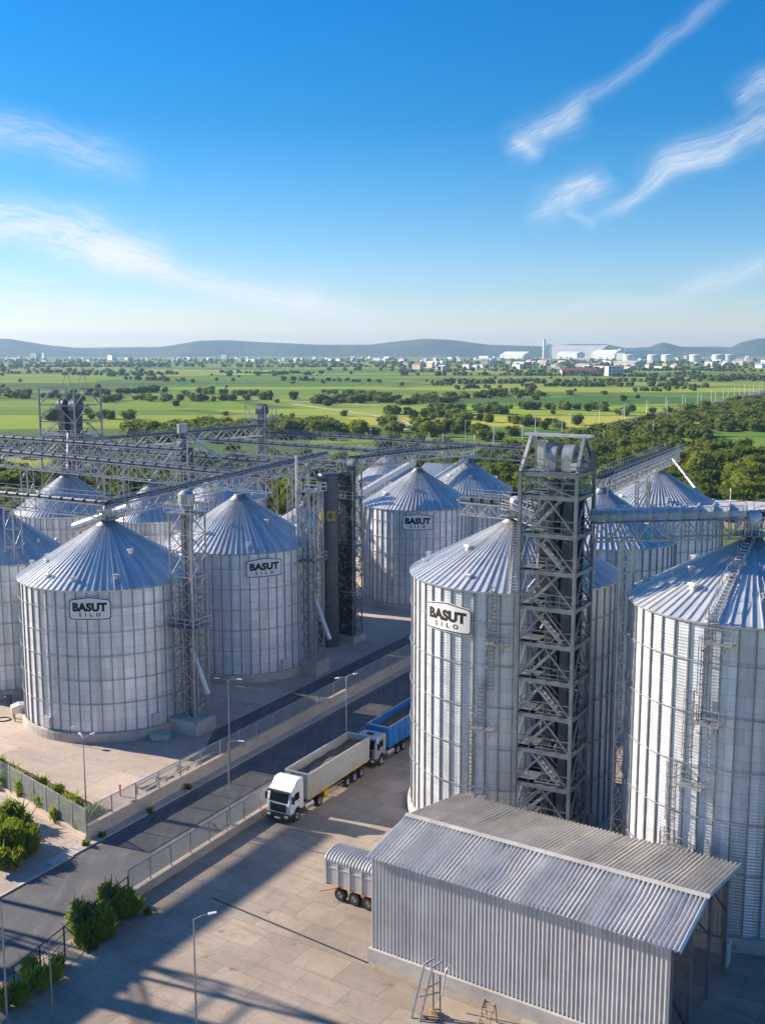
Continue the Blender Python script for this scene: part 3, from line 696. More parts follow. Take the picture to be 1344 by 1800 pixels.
# left open frame tower
ft = lattice_tower('frame_tower', 'tall open steel frame enclosing dark elevator heads at far left', 'tower', -59.5, 207, 0, 34.8, 9.0, 7.0, 3.3, .26, .12, 'steel', style='k', platforms=(19.5, 26.0))
for dx in (-1.6, 1.4):
    b = MB(); b.box((dx, 0, 15.5), (1.6, 1.6, 31)); b.build('elevator_trunk', M['dark'], ft)
    elevator_head(ft, 31.5, 1.3, 1.5, dx, 0, 'belt')
b = MB()
rr = random.Random(5)
for k in range(26):
    z = rr.uniform(15, 31); x = rr.uniform(-3, 3); b.bar((x, rr.uniform(-2, 2), z), (x + rr.uniform(-2.4, 2.4), rr.uniform(-2, 2), z + rr.uniform(-3, 3)), .16)
b.build('pipe_bracing', M['steel'], ft)
b = MB()
for dx in (-.6, 3.4):
    for s_ in (-1.3, 1.3): b.bar((dx + s_, 0, 34.8), (dx, 0, 38.4), .07)
b.build('antenna', M['steel'], ft)
og = lattice_tower('shadow_tower', 'unseen steel lattice tower added left of the road to cast streaked shadows', 'tower', -62.4, 82.5, 0, 27.5, 11, 8, 3.8, .36, .2, 'steel', style='z')  # out of view, added to throw crossed shadow streaks over the lower left yard
for dx in (-2.5, 2.0):
    b = MB(); b.box((dx, 0, 13.5), (.8, .8, 27)); b.build('elevator_trunk', M['belt'], og)  # solid boxes in the added tower, for broader bands in its shadow
gl = thing('shadow_gallery', 'unseen gallery on tall legs added left of the road to cast a shadow band', 'conveyor', S(49, -102), ROT)  # out of view, added so its long casing shades a strip of the yard
b = MB(); b.prism([(-.8, 24.0), (.8, 24.0), (.8, 25.4), (0, 25.8), (-.8, 25.4)], -22, 20, lambda u, v, hh: (u, hh, v)); b.build('casing', M['corr_wall'], gl)
for y in (-18, 0, 17):
    b = MB(); b.box((-.8, y, 11.8), (.3, .3, 23.6)); b.box((.8, y, 11.8), (.3, .3, 23.6)); b.build('support_frame', M['steel'], gl)
# thin round elevator
et = lattice_tower('round_elevator', 'twin tube elevator with flat round head between the conveyors', 'elevator', -34.4, 189, 0, 26.6, 3.2, 3.0, 3.2, .14, .07, 'galv', platforms=(20.5,))
for dx in (-.7, .8):
    b = MB(); b.tube([(dx, 0, 0), (dx, 0, 27.6 + (.7 if dx < 0 else -2.5))], .62, 14); b.build('elevator_trunk', M['belt'], et)
b = MB(); b.tube([(-.7, 0, 27.6), (-.7, 0, 29.2)], .9, 16); b.build('elevator_head', M['galv'], et)
e2 = lattice_tower('far_elevator', 'farthest bucket elevator with curved head and cage against the fields', 'elevator', -28.3, 252, 0, 29.2, 5.6, 4.6, 4.0, .16, .08, 'galv', style='z', platforms=(26.2,))
b = MB(); b.box((.4, 0, 14), (1.5, 1.4, 28)); b.build('elevator_trunk', M['belt'], e2)
elevator_head(e2, 28.2, 1.4, 1.7, .4, 0, 'belt')
# trestles carrying the rear bridges
for i, (x, y, z1) in enumerate([(-20.5, 249, 20.3), (-2, 240.5, 20), (14, 232.5, 19.6), (-8, 211, 20.8), (-48, 199, 21.6), (-22, 185.8, 21), (-44, 169.5, 22.3), (-58, 175.5, 23), (-25.5, 160.6, 22), (-12.6, 153.4, 24.5), (-44.5, 128.6, 23), (34.5, 142.6, 25.4), (33, 136, 25.4)]):
    lattice_tower('trestle', 'slender lattice trestle under a conveyor bridge', 'trestle', x, y, 0, z1, 1.5, 1.3, 2.2, .11, .05, 'galv', style='z', group='lattice trestles under the conveyor bridges')
cl = lattice_tower('bridge_column', 'pale narrow lattice column beside the ladder silo carrying the conveyor bridge', 'column', 18.9, 82.2, 0, 27.4, .95, .55, 1.6, .12, .06, 'galv_light', style='z')

# main tower --------------------------------------------------------------
TW, TD = 4.5, 4.1
tc = Vector((13.55, 83.15, 0))
tw = thing('elevator_tower', 'tall steel elevator tower with two round heads in front of the tall signed silo', 'tower', tc, ROT)
P = frame_pts(TW, TD)
for (px, py) in P:
    b = MB(); b.bar((px, py, 0), (px, py, 32.8), .26, .26); b.build('leg', M['steel'], tw)
LV = [2.2, 5.0, 7.9, 10.75, 13.65, 16.5, 19.4, 22.3, 25.15, 28.05, 31.0, 32.75]
rr = random.Random(11)
for k, z in enumerate(LV):
    b = MB()
    for i in range(4):
        p, q = P[i], P[(i + 1) % 4]; b.bar((*p, z - .14), (*q, z - .14), .16, .28)
    b.box((0, 1.2, z + .02), (TW - .2, 1.6, .06)); b.box((-1.5, -.4, z + .02), (1.4, 3.0, .06)); b.box((0, -TD / 2 + .35, z + .02), (TW - .2, .6, .06))
    b.build('platform', M['steel'], tw)
    top = z == LV[-1]
    b = MB(); sides = [(0, 1), (1, 2), (2, 3), (3, 0)] if (top or k % 3 == 1) else [(0, 1), (1, 2)]
    for i, j in sides:
        p, q = P[i], P[j]
        for e in range(4): b.bar((p[0] + (q[0] - p[0]) * e / 4, p[1] + (q[1] - p[1]) * e / 4, z), (p[0] + (q[0] - p[0]) * e / 4, p[1] + (q[1] - p[1]) * e / 4, z + 1.05), .05)
        for hz in (.55, 1.05): b.bar((*p, z + hz), (*q, z + hz), .05)
    b.build('handrail', M['steel'], tw)
    if k + 1 < len(LV):
        z2 = LV[k + 1] - .28; b = MB(); mz = z2
        for i in range(4):
            p, q = P[i], P[(i + 1) % 4]; mx = ((p[0] + q[0]) / 2, (p[1] + q[1]) / 2)
            if k == len(LV) - 2:
                b.bar((*p, z2), (*q, z), .11); continue
            b.bar((*p, z), (*mx, mz), .11); b.bar((*q, z), (*mx, mz), .11)
        b.build('bracing', M['steel'], tw)
        # stair flight
        b = MB(); s0_, s1_ = (-1.7, 1.1) if k % 2 else (1.1, -1.7)
        for yy in (-1.35, -.75):
            b.bar((s0_, yy, z), (s1_, yy, z2 + .28), .07, .2); b.bar((s0_, yy, z + 1), (s1_, yy, z2 + 1.2), .045)
        for e in range(9): f = (e + .5) / 9; b.box((s0_ + (s1_ - s0_) * f, -1.05, z + (z2 + .28 - z) * f), (.28, .6, .04))
        b.build('stair_flight', M['galv'], tw)
for dx, yy in ((-.35, .35), (1.1, .0)):
    b = MB(); b.box((dx, yy - .55, 16), (.62, .5, 32)); b.box((dx, yy + .75, 16), (.62, .5, 32))
    for k in range(11): b.box((dx, yy + .1, 2.5 + k * 2.9), (.70, 1.9, .12))
    b.build('elevator_trunk', M['belt'], tw)
    b = MB(); b.revolve([(0, -.42), (1.0, -.42), (1.0, .42), (.0, .42)], 26, 'x', (dx - .1, yy + .1, 33.9), 0, pi); b.box((dx - .1, yy + .1, 33.35), (.84, 2.0, 1.1))
    hd = b.build('elevator_head', M['galv'], tw)
    b = MB(); b.revolve([(.78, -.04), (1.03, -.04), (1.03, .04), (.78, .04), (.78, -.04)], 26, 'x', (dx + .34, yy + .1, 33.9), 0, pi)
    for k in range(5): a = pi * (k + .5) / 5; b.bar((dx + .33, yy + .1, 33.9), (dx + .33, yy + .1 + .8 * cos(a), 33.9 + .8 * sin(a)), .05)
    b.build('side_plate', M['steel'], hd)
b = MB(); b.box((-.1, 1.55, 15.5), (3.6, .12, 31)); b.build('rear_casing', M['dark'], tw)
b = MB()
b.box((1.75, -.7, 33.2), (.7, .5, .5)); b.tube([(1.35, -.7, 33.3), (1.95, -.7, 33.3)], .26, 12); b.build('drive_motor', M['galv_light'], tw)
b = MB(); b.box((-1.7, .9, 33.9), (.5, .5, 2.2)); b.bar((-1.9, .9, 34.9), (-1.2, .9, 34.9), .2); b.build('junction_box', M['galv_light'], tw)
# A frames and lifting beam
b = MB(); b.bar((-TW / 2 - .45, 0, 35.5), (TW / 2 + .45, 0, 35.5), .75, .2); b.build('lifting_beam', M['galv_light'], tw)
for sx in (-1, 1):
    b = MB()
    for sy in (-1, 1): b.bar((sx * TW / 2, sy * TD / 2, 32.8), (sx * (TW / 2 - .15), sy * .28, 35.4), .24)
    b.build('lifting_frame', M['galv'], tw)
b = MB(); b.prism([(-1.5, -.3), (1.5, -.3), (1.1, .75), (-.6, 1.15)], 0, .9, lambda u, v, hh: (TW / 2 + .1 + hh * .5, u * .9, 33.3 + v)); b.build('spout_box', M['belt'], tw)
b = MB()
for k in range(60):
    z = rr.uniform(3, 31); x = rr.uniform(-2, 2); y = rr.uniform(-.6, 1.4)
    b = MB(); b.bar((x, y, z), (x + rr.uniform(-.9, .9), y + rr.uniform(-.5, .5), z + rr.uniform(-1.6, 1.6)), rr.choice([.06, .09, .14])); b.build('cable_conduit', M['galv'], tw)
b = MB(); b.bar((-1.4, .3, 29.6), (-.3, .5, 26.0), .5); b.bar((1.2, .6, 24.5), (-.9, .2, 20.5), .4); b.build('spout', M['steel'], tw)

# ladders on silos
def cage_ladder(label, x, y, Rr, segs, roof=None):
    root = thing('caged_ladder', label, 'ladder', (x + Rr * cos(R_(segs[0][0])), y + Rr * sin(R_(segs[0][0])), segs[0][1]))
    o = root.location.copy()
    for (ang, za, zb, plat) in segs:
        a = R_(ang); rv = Vector((cos(a), sin(a), 0)); tv = Vector((-sin(a), cos(a), 0)); c0 = Vector((x, y, 0)) + rv * (Rr + .35)
        b = MB(o)
        for s_ in (-.25, .25): b.bar(c0 + tv * s_ + Vector((0, 0, za)), c0 + tv * s_ + Vector((0, 0, zb)), .06)
        for k in range(int((zb - za) / .33)): z = Vector((0, 0, za + .33 * k)); b.bar(c0 - tv * .25 + z, c0 + tv * .25 + z, .045)
        b.build('ladder', M['steel'], root)
        b = MB(o)
        for k in range(int((zb - za - 2) / .8) + 1):
            z = za + 2 + .8 * k; pts = [c0 + tv * (.38 * cos(q)) + rv * (.7 * sin(q)) + Vector((0, 0, z)) for q in [pi * e / 6 for e in range(7)]]
            for p, q in zip(pts, pts[1:]): b.bar(p, q, .045)
        for q in (pi / 6, pi / 2, 5 * pi / 6): p = c0 + tv * (.38 * cos(q)) + rv * (.7 * sin(q)); b.bar(p + Vector((0, 0, za + 2)), p + Vector((0, 0, zb)), .04)
        b.build('safety_cage', M['steel'], root)
        if plat:
            b = MB(o); c1 = c0 + rv * .35 + tv * plat
            b.box((c1.x, c1.y, za), (1.0, 1.9, .1), a)
            e = [c1 + rv * .5 * i + tv * .95 * j + Vector((0, 0, za)) for i, j in ((-1, -1), (1, -1), (1, 1), (-1, 1))]
            for p in e: b.bar(p, p + Vector((0, 0, 1.1)), .05)
            for p, q in zip(e[:3], e[1:]):
                for hz in (.55, 1.1): b.bar(p + Vector((0, 0, hz)), q + Vector((0, 0, hz)), .05)
            for s_ in (-.7, .7): b.bar(c1 + tv * s_ + rv * .4 + Vector((0, 0, za)), c0 - rv * .3 + tv * s_ + Vector((0, 0, za - .9)), .06)
            b.build('landing', M['galv'], root)
    return root
cage_ladder('zigzag caged ladders with landings down the right-hand tall silo', 27.56, 79.4, 8.75, [(-124, 22.3, 24.6, .7), (-126.5, 16.5, 22.6, .5), (-132, 11.8, 18.6, .5), (-139, 6.9, 13.2, .6), (-141, .3, 8, 0)])
cage_ladder('caged ladders with small landings on the tall signed silo', 11.85, 95.3, 9.15, [(-107, 18.2, 23.2, .4), (-108, 14.2, 19.2, 0), (-113, 10.9, 15, .4), (-117.5, 4.9, 11.6, .5)])
def roof_ladder(label, x, y, Rr, h, ha, ang):
    a = R_(ang); rv = Vector((cos(a), sin(a), 0)); tv = Vector((-sin(a), cos(a), 0)); c0 = Vector((x, y, 0)); Rr_ = Rr + .28
    p = c0 + rv * 1.1 + Vector((0, 0, ha - .35)); q = c0 + rv * Rr_ + Vector((0, 0, h + .2))
    root = thing('roof_ladder', label, 'ladder', q)
    b = MB(q)
    for s_ in (-.32, .32): b.bar(p + tv * s_, q + tv * s_, .09)
    n = int((p - q).length / .38)
    for k in range(n): c = q.lerp(p, (k + .5) / n); b.bar(c - tv * .32, c + tv * .32, .1, .05)
    b.build('rungs', M['galv_light'], root)
    b = MB(q)
    for s_ in (-.42, .42):
        b.bar(p + tv * s_ + Vector((0, 0, .55)), q + tv * s_ + Vector((0, 0, .55)), .05)
        for k in range(8): c = q.lerp(p, k / 7) + tv * s_; b.bar(c, c + Vector((0, 0, .55)), .045)
    b.build('handrail', M['galv'], root)
roof_ladder('pale stair ladder up the roof of the right-hand tall silo', 27.56, 79.4, 8.75, 23.5, 28.35, -124.5)
roof_ladder('narrow ladder up the roof of the tall signed silo', 11.85, 95.3, 9.15, 22.4, 27.4, -98)

# ------------------------------------------------------------------ fences
def fence(name, label, A, B, wall_h, fence_h, step, wall_t=.3, wall_m='wall_concrete', posts='galv', panel=True):
    A = Vector((*A, 0)); B = Vector((*B, 0)); d = (B - A); L = d.length; d.normalize(); nrm = Vector((d.y, -d.x, 0)); rz = math.atan2(d.y, d.x)
    root = thing(name, label, 'fence', A, rz)
    n = round(L / step); st = L / n
    if wall_h:
        b = MB()
        for k in range(n):
            b.box(((k + .5) * st, 0, wall_h / 2 - .1), (st - .03, wall_t, wall_h + .2))
        b.box((L / 2, 0, wall_h + .03), (L, wall_t + .08, .06))
        b.build('wall_base', M[wall_m], root)
    for k in range(n + 1):
        b = MB(); b.box((0, 0, (fence_h) / 2), (.09, .09, fence_h)); 
        if k == 0: o = b.build('fence_post', M[posts], root); o0 = o
        else: o = o0.copy(); C.objects.link(o); o.parent = root
        o.location = (k * st, 0, wall_h)
    if panel:
        b = MB(); H0 = .06
        z0, z1 = wall_h + H0, wall_h + fence_h - .03
        b.add([(.05, 0, z0), (st - .05, 0, z0), (st - .05, 0, z1), (.05, 0, z1)], [(0, 1, 2, 3)])
        uv = [(0, z0), (st, z0), (st, z1), (0, z1)]
        o = b.build('mesh_panel', M['mesh'], root, uv=uv)
        for k in range(1, n):
            c = o.copy(); C.objects.link(c); c.location = (k * st, 0, 0)
    b = MB(); b.bar((0, 0, wall_h + fence_h), (L, 0, wall_h + fence_h), .06)
    b.build('top_rail', M[posts], root)
    return root
def S2(a, b): p = S(a, b); return (p[0], p[1])
fence('perimeter_fence', 'concrete wall topped with mesh fence along the far side of the road', S2(64.85, -65.15), S2(240, -65.15), 1.3, 1.65, 3.1)
fence('perimeter_fence', 'low concrete wall and mesh fence beside the parked trucks', S2(58.6, -54.75), S2(190, -54.75), .75, 1.8, 2.5, .35)
fence('perimeter_fence', 'mesh fence with a low kerb behind the shrub at far left', S2(64.85, -65.2), S2(88, -148), .35, 2.5, 2.3, .3)
fence('railing_fence', 'dark sagging wire fence through the bushes at lower left', S2(58.4, -54.6), S2(30, -50.5), 0, 2.2, 2.6, posts='dark', panel=False)
b = MB()
for hz, sg in ((.5, .1), (1.1, .2), (1.7, .1)):
    n = 11
    for k in range(n):
        p = Vector(S(58.4 - 28.4 * k / n, -54.6 + 4.1 * k / n, hz)); q = Vector(S(58.4 - 28.4 * (k + 1) / n, -54.6 + 4.1 * (k + 1) / n, hz)); mid = (p + q) / 2 - Vector((0, 0, sg))
        b.bar(p, mid, .035); b.bar(mid, q, .035)
tag(b.build('fence_wire', M['dark']), 'dark slack wires strung between the posts in the bushes', 'wire')

# ------------------------------------------------------------------ lamps and poles
def lamp(label, x, y, h, arms, rz=0, group=None, r=.075, name='street_lamp', mm='galv'):
    root = thing(name, label, 'lamp', (x, y, 0), rz, group)
    b = MB(); b.tube([(0, 0, 0), (0, 0, h * .5), (0, 0, h)], [r, r * .8, r * .55], 8); b.box((0, 0, .05), (.4, .4, .1)); b.build('pole', M[mm], root)
    for a in arms:
        c, s_ = cos(a), sin(a)
        b = MB(); b.tube([(0, 0, h - .05), (c * .5, s_ * .5, h + .1), (c * 1.0, s_ * 1.0, h + .12)], .035, 6); ar = b.build('arm', M[mm], root)
        b = MB(); b.prism([(.9, 0), (1.4, .02), (1.45, .08), (.95, .1)], -.10, .10, lambda u, v, hh: (u * c - hh * s_, u * s_ + hh * c, h + .06 + v)); b.build('luminaire', M['amber'], ar)
    return root
lamp('double-arm street lamp standing on the far roadside wall', -15.6, 105.6, 9.0, (0, pi), R_(-10))
lamp('single-arm lamp pole on the low wall in front of the white truck', -13.3, 89.2, 8.6, (R_(20),), ROT)
lamp('double-arm lamp rising behind the grey trailer', -3.7, 106.25, 9.1, (0, pi), R_(40))
lamp('short twin-head lamp in the planted corner of the silo yard', -27.6, 95.6, 6.5, (R_(60), R_(120)), 0)
lamp('slim lamp pole standing on the slabs at the bottom', -11.6, 62.0, 7.4, (R_(25),), 0, None, .075)
lamp('dark slim post at the wire fence, bottom left', -20.7, 62.5, 5.6, (), 0, None, .07, 'fence_pole', 'steel')
lamp('pale pole at the bottom left corner', -23.6, 62.6, 8.2, (R_(180),), 0, None, .08, 'street_lamp')

# ------------------------------------------------------------------ shed
U = Vector((cos(R_(-33)), sin(R_(-33)), 0)); V = Vector((-U.y, U.x, 0)); RW = R_(-33)
wh = thing('corrugated_shed', 'corrugated metal shed with open right end in front of the elevator tower', 'shed', (-.75, 69.75, 0), RW)
WL, WD, EZ, RZ, RV = 20.9, 12.4, 7.8, 8.75, 5.0
def corr(x0, x1, pitch, amp, p0, p1, nv, dent=0, seed=0, up=(0, 0, 1)):
    """corrugated sheet: waves along x; p0/p1 are (y, z) of its lower and upper edge"""
    n = int((x1 - x0) / pitch) * 6; upv = Vector(up); rg = random.Random(seed)
    dents = [(rg.uniform(x0, x1), rg.uniform(.1, .9), rg.uniform(.3, .8), rg.uniform(.15, .4)) for _ in range(dent)]
    def fn(i, j):
        x = x0 + (x1 - x0) * i; y = p0[0] + (p1[0] - p0[0]) * j; z = p0[1] + (p1[1] - p0[1]) * j
        ph = (x - x0) / pitch * 2 * pi; hgt = amp * max(-.6, min(.6, sin(ph))) / .6
        sh = 0
        for (dx, dj, dr, da) in dents:
            g = math.exp(-((x - dx - (j - dj) * .8) / dr) ** 2 - ((j - dj) / .22) ** 2); hgt -= da * .25 * g; sh += da * .3 * g
        p = Vector((x + sh, y, z)) + upv * hgt
        return p
    b = MB(); b.grid(n, nv, fn); return b
ns = Vector((0, -(RZ - EZ), RV)).normalized(); fs_ = Vector((0, (RZ - 7.6), WD - RV)).normalized()
corr(0, WL, .29, .06, (0, 1.0), (0, EZ + .05), 1, 0, 1, (0, -1, 0)).build('near_wall', M['corr_wall'], wh)
corr(-.25, WL + .7, .30, .085, (-.42, EZ - .08), (RV, RZ), 14, 9, 2, ns).build('near_roof', M['corr_roof'], wh)
corr(-.25, WL + .7, .30, .085, (WD + .4, 7.55), (RV, RZ), 14, 5, 3, fs_).build('far_roof', M['corr_far'], wh)
b = MB(); b.prism([(-.28, -.06), (0, .06), (.28, -.06), (.28, -.03), (0, .10), (-.28, -.03)], -.3, WL + .75, lambda u, v, hh: (hh, RV + u, RZ + .06 + v)); b.build('ridge_cap', M['corr_far'], wh)
corr(8, WL, .29, .045, (WD, 2.2), (WD, 7.5), 1, 0, 4, (0, 1, 0)).build('far_wall', M['corr_wall'], wh)
b = MB(); b.box((WL / 2, -.08, .48), (WL + .3, .42, 1.06)); b.build('plinth', M['concrete'], wh)
b = MB(); b.box(((WL + 8) / 2, WD, 1.6), (WL - 8, .3, 1.2)); b.build('far_plinth', M['concrete'], wh)
for x in (.2, 7.2, 14.4, WL - .1):
    for y in (.35, 4.2, 8.3, WD - .3):
        if y in (4.2, 8.3) and x not in (WL - .1,): continue
        if x == .2 and y > 4: continue
        zt = EZ + (RZ - EZ) * min(1, y / RV) - max(0, (y - RV) / (WD - RV)) * (RZ - 7.6) - .25
        b = MB(); b.box((x, y, zt / 2), (.24, .24, zt)); b.build('column', M['steel'], wh)
b = MB(); x = WL - .1
b.bar((x, .4, 4.4), (x, 4.2, .2), .22); b.bar((x, .4, 7.4), (x, WD - .4, 7.2), .14, .3); b.bar((x, 4.2, 7.6), (x, 8.3, 4.4), .1); b.bar((x, 8.3, 7.6), (x, WD - .4, 4.4), .1); b.bar((x, 8.3, 4.4), (x, WD - .4, 2.4), .1)
b.build('end_bracing', M['belt'], wh)
b = MB()
for x in (.2, 7.2, 14.4, WL - .1): b.bar((x, .2, EZ - .3), (x, RV, RZ - .3), .14, .3); b.bar((x, RV, RZ - .3), (x, WD - .2, 7.3), .14, .3)
b.build('rafter', M['steel'], wh)
b = MB(); b.box((WL + .3, WD - .6, 1.5), (.08, .9, 1.7)); b.build('side_panel', M['corr_wall'], wh)

# ------------------------------------------------------------------ vehicles
def wheel(root, x, y, r=.5, w=.32, side=1, rimm='rim', hubm='steel'):
    b = MB(); b.revolve([(r * .55, -w / 2), (r * .94, -w / 2), (r, -w * .34), (r, w * .34), (r * .94, w / 2), (r * .55, w / 2)], 26, 'x', (0, 0, 0))
    o = b.build('wheel', M['rubber'], root); o.location = (x, y, r)
    b = MB(); e = side * w * .5
    b.revolve([(r * .60, e * .95), (r * .57, e * 1.0), (r * .5, e * .55), (r * .25, e * .5), (r * .2, e * 1.0), (0, e * 1.02)], 22, 'x'); b.build('rim', M[rimm], o)
    b = MB(); b.revolve([(r * .17, e * .9), (r * .17, e * 1.12), (0, e * 1.12)], 12, 'x'); b.build('hub', M[hubm], o)
def sect(b, prof, xs):
    """loft a (y, z) profile across x positions with an inset at the sides"""
    n = len(prof); cy_ = sum(p[0] for p in prof) / n; cz = sum(p[1] for p in prof) / n; vs = []
    for x, ins in xs: vs += [(x, cy_ + (p[0] - cy_) * ins, cz + (p[1] - cz) * ins) for p in prof]
    fs = [tuple(range(n)), tuple(range((len(xs) - 1) * n, len(xs) * n))]
    for k in range(len(xs) - 1):
        for i in range(n): fs.append((k * n + i, k * n + (i + 1) % n, (k + 1) * n + (i + 1) % n, (k + 1) * n + i))
    b.add(vs, fs)
def truck(label, a, bb, body, body_m, bare=False):
    root = thing('tipper_truck', label, 'truck', S(a, bb), ROT)
    # cab: front faces -y
    cab = [(0.02, .75), (0.0, 1.35), (.06, 1.95), (.34, 2.92), (.52, 3.08), (.95, 3.32), (1.35, 3.78), (1.75, 3.86), (2.2, 3.80), (2.28, 3.0), (2.28, .95), (1.75, .95), (1.72, 1.15), (1.45, 1.36), (1.1, 1.36), (.82, 1.15), (.78, .75)]
    if bare: cab = [(0.02, .75), (0.0, 1.35), (.06, 1.9), (.30, 2.85), (.5, 3.05), (1.0, 3.18), (2.0, 3.2), (2.2, 3.1), (2.2, .95), (1.75, .95), (1.72, 1.15), (1.45, 1.36), (1.1, 1.36), (.82, 1.15), (.78, .75)]
    b = MB(); sect(b, cab, [(-1.24, .965), (-1.16, 1), (1.16, 1), (1.24, .965)]); cb = b.build('cab', M['white' if not bare else 'silver'], root)
    def front(z):
        for p, q in zip(cab[1:], cab[2:]):
            if p[1] <= z <= q[1]: return p[0] + (q[0] - p[0]) * (z - p[1]) / (q[1] - p[1])
        return 0
    b = MB(); za, zb = (2.0, 2.84) if not bare else (1.95, 2.78)
    b.grid(8, 3, lambda i, j: (-1.13 + 2.26 * i, front(za + (zb - za) * j) - .035 + .05 * (2 * i - 1) ** 4, za + (zb - za) * j)); b.build('windscreen', M['glass'], cb)
    b = MB(); b.box((0, .16, zb + .12), (2.3, .34, .08)); b.build('sun_visor', M['black'], cb)
    b = MB(); b.box((0, -.03, 1.52), (1.7, .08, .72)); 
    for k in range(5): b.box((0, -.08, 1.24 + k * .14), (1.66, .05, .05))
    b.build('grille', M['black'], cb)
    b = MB(); sect(b, [(-.1, .36), (-.14, .55), (-.08, 1.02), (.55, 1.02), (.7, .8), (.7, .42)], [(-1.24, .92), (-1.1, 1), (1.1, 1), (1.24, .92)]); b.build('bumper', M['black'], root)
    b = MB(); b.box((0, -.16, .62), (.55, .02, .14)); b.build('number_plate', M['white'], root)
    for sx in (-1, 1):
        b = MB(); b.box((sx * .95, -.13, .82), (.36, .06, .2)); b.build('headlight', M['amber'], root)
        b = MB(); b.add([(sx * 1.255, .52, 2.02), (sx * 1.255, 1.55, 2.02), (sx * 1.255, 1.55, 2.7), (sx * 1.255, .95, 2.72), (sx * 1.255, .62, 2.45)], [(0, 1, 2, 3, 4)]); b.build('side_window', M['glass'], cb)
        b = MB(); b.box((sx * 1.45, .28, 2.3), (.2, .16, .62)); b.bar((sx * 1.2, .3, 2.58), (sx * 1.45, .28, 2.58), .05); b.build('wing_mirror', M['black'], cb)
        b = MB(); b.box((sx * 1.25, 1.4, 1.85), (.03, .16, .05)); b.build('door_handle', M['black'], cb)
        b = MB(); b.box((sx * 1.12, 1.28, 1.0), (.26, 1.15, .08)); b.box((sx * 1.12, .72, .8), (.26, .08, .45)); b.build('wheel_arch', M['black'], root)
    b = MB(); b.box((0, 1.15, 3.24 if not bare else 3.22), (.72, .5, .08)); b.build('roof_hatch', M['black'], cb)
    if not bare:
        b = MB(); b.add([(-.5, .30, 2.72), (.1, .30, 2.72), (.1, .335, 2.84), (-.5, .335, 2.84)], [(0, 1, 2, 3)]); b.v = [(x, y - .06, z) for x, y, z in b.v]; b.build('screen_banner', M['red'], cb)
    b = MB()
    for sx in (-1, 1): b.box((sx * .42, 4.0, .88), (.1, 6.6, .26))
    b.box((0, 2.9, .8), (.9, .6, .4)); b.build('chassis', M['black'], root)
    b = MB(); b.tube([(1.0, 2.5, .72), (1.0, 3.9, .72)], .34, 14); b.build('fuel_tank', M['galv'], root)
    b = MB(); b.box((-.9, 3.0, .8), (.55, 1.0, .6)); b.build('battery_box', M['black'], root)
    for sx in (-1, 1): wheel(root, sx * 1.06, 1.28, .52, .34, sx)
    if not bare:
        for sx in (-1, 1):
            wheel(root, sx * 1.0, 5.0, .52, .5, sx)
            b = MB(); b.revolve([(.58, -.3), (.62, -.3), (.62, .3), (.58, .3)], 14, 'x', (sx * 1.0, 5.0, .52), R_(20), R_(160)); b.build('mudguard', M['black'], root)
        y0, y1, zb0, zt = 3.05, 14.3, 1.32, 3.72
        ax = (10.1, 11.42, 12.74)
    else:
        for y in (4.9, 6.2, 9.4, 10.7):
            for sx in (-1, 1): wheel(root, sx * 1.0, y, .52, .42, sx)
        y0, y1, zb0, zt = 2.7, 12.5, 1.35, 3.55
        ax = ()
    hw = 1.27
    # open body: outer skin, rim and inside
    b = MB(); t_ = .07; sl = .25
    out = [(-hw, y0), (hw, y0), (hw, y1), (-hw, y1)]; inn = [(-hw + t_, y0 + t_), (hw - t_, y0 + t_), (hw - t_, y1 - t_), (-hw + t_, y1 - t_)]
    vs = [(x * .97, y if y > y0 + 1 else y + (.0 if not bare else .3), zb0) for x, y in out] + [(x, y, zt) for x, y in out] + [(x, y, zt) for x, y in inn] + [(x * .97, y, zb0 + .1) for x, y in inn]
    fs = []
    for i in range(4):
        j = (i + 1) % 4; fs += [(i, j, 4 + j, 4 + i), (4 + i, 4 + j, 8 + j, 8 + i), (8 + i, 8 + j, 12 + j, 12 + i)]
    fs += [(0, 1, 2, 3), (12, 13, 14, 15)]
    b.add(vs, fs); bd = b.build('tipper_body', M[body_m], root)
    b = MB(); b.grid(14, 30, lambda i, j: (-hw + .08 + (2 * hw - .16) * i, y0 + .1 + (y1 - y0 - .2) * j, zt - .55 - .22 * (2 * i - 1) ** 2 + .1 * sin(j * 17) * sin(i * 9 + j * 5))); b.build('load', M['cargo'], bd, True)
    b = MB()
    for sx in (-1, 1): b.box((sx * (hw + .0), (y0 + y1) / 2, zt + .03), (.12, y1 - y0 + .05, .1))
    for y in (y0, y1): b.box((0, y, zt + .03), (2 * hw + .12, .12, .1))
    b.build('top_rim', M['galv_light'] if not bare else M['greybody'], bd)
    b = MB()
    for sx in (-1, 1): b.box((sx * (hw - .02), (y0 + y1) / 2, zb0 + .02), (.05, y1 - y0, .09))
    b.build('side_stripe', M['yellow'] if not bare else M['blue'], bd)
    b = MB()
    for y in ([y0 + .02] if not bare else [y0]):
        for x in (-.7, 0, .7): b.box((x, y - .03, (zb0 + zt) / 2), (.1, .08, zt - zb0 - .1))
    if bare:
        for k in range(7):
            for sx in (-1, 1):
                b2 = MB(); b2.box((sx * (hw + .01), y0 + .9 + k * 1.45, (zb0 + zt) / 2), (.07, .12, zt - zb0 - .2)); b2.build('side_rib', M[body_m], bd)
        b.box((0, y0 - .05, zt - .5), (2.0, .07, .12))
    b.build('body_rib', M[body_m], bd)
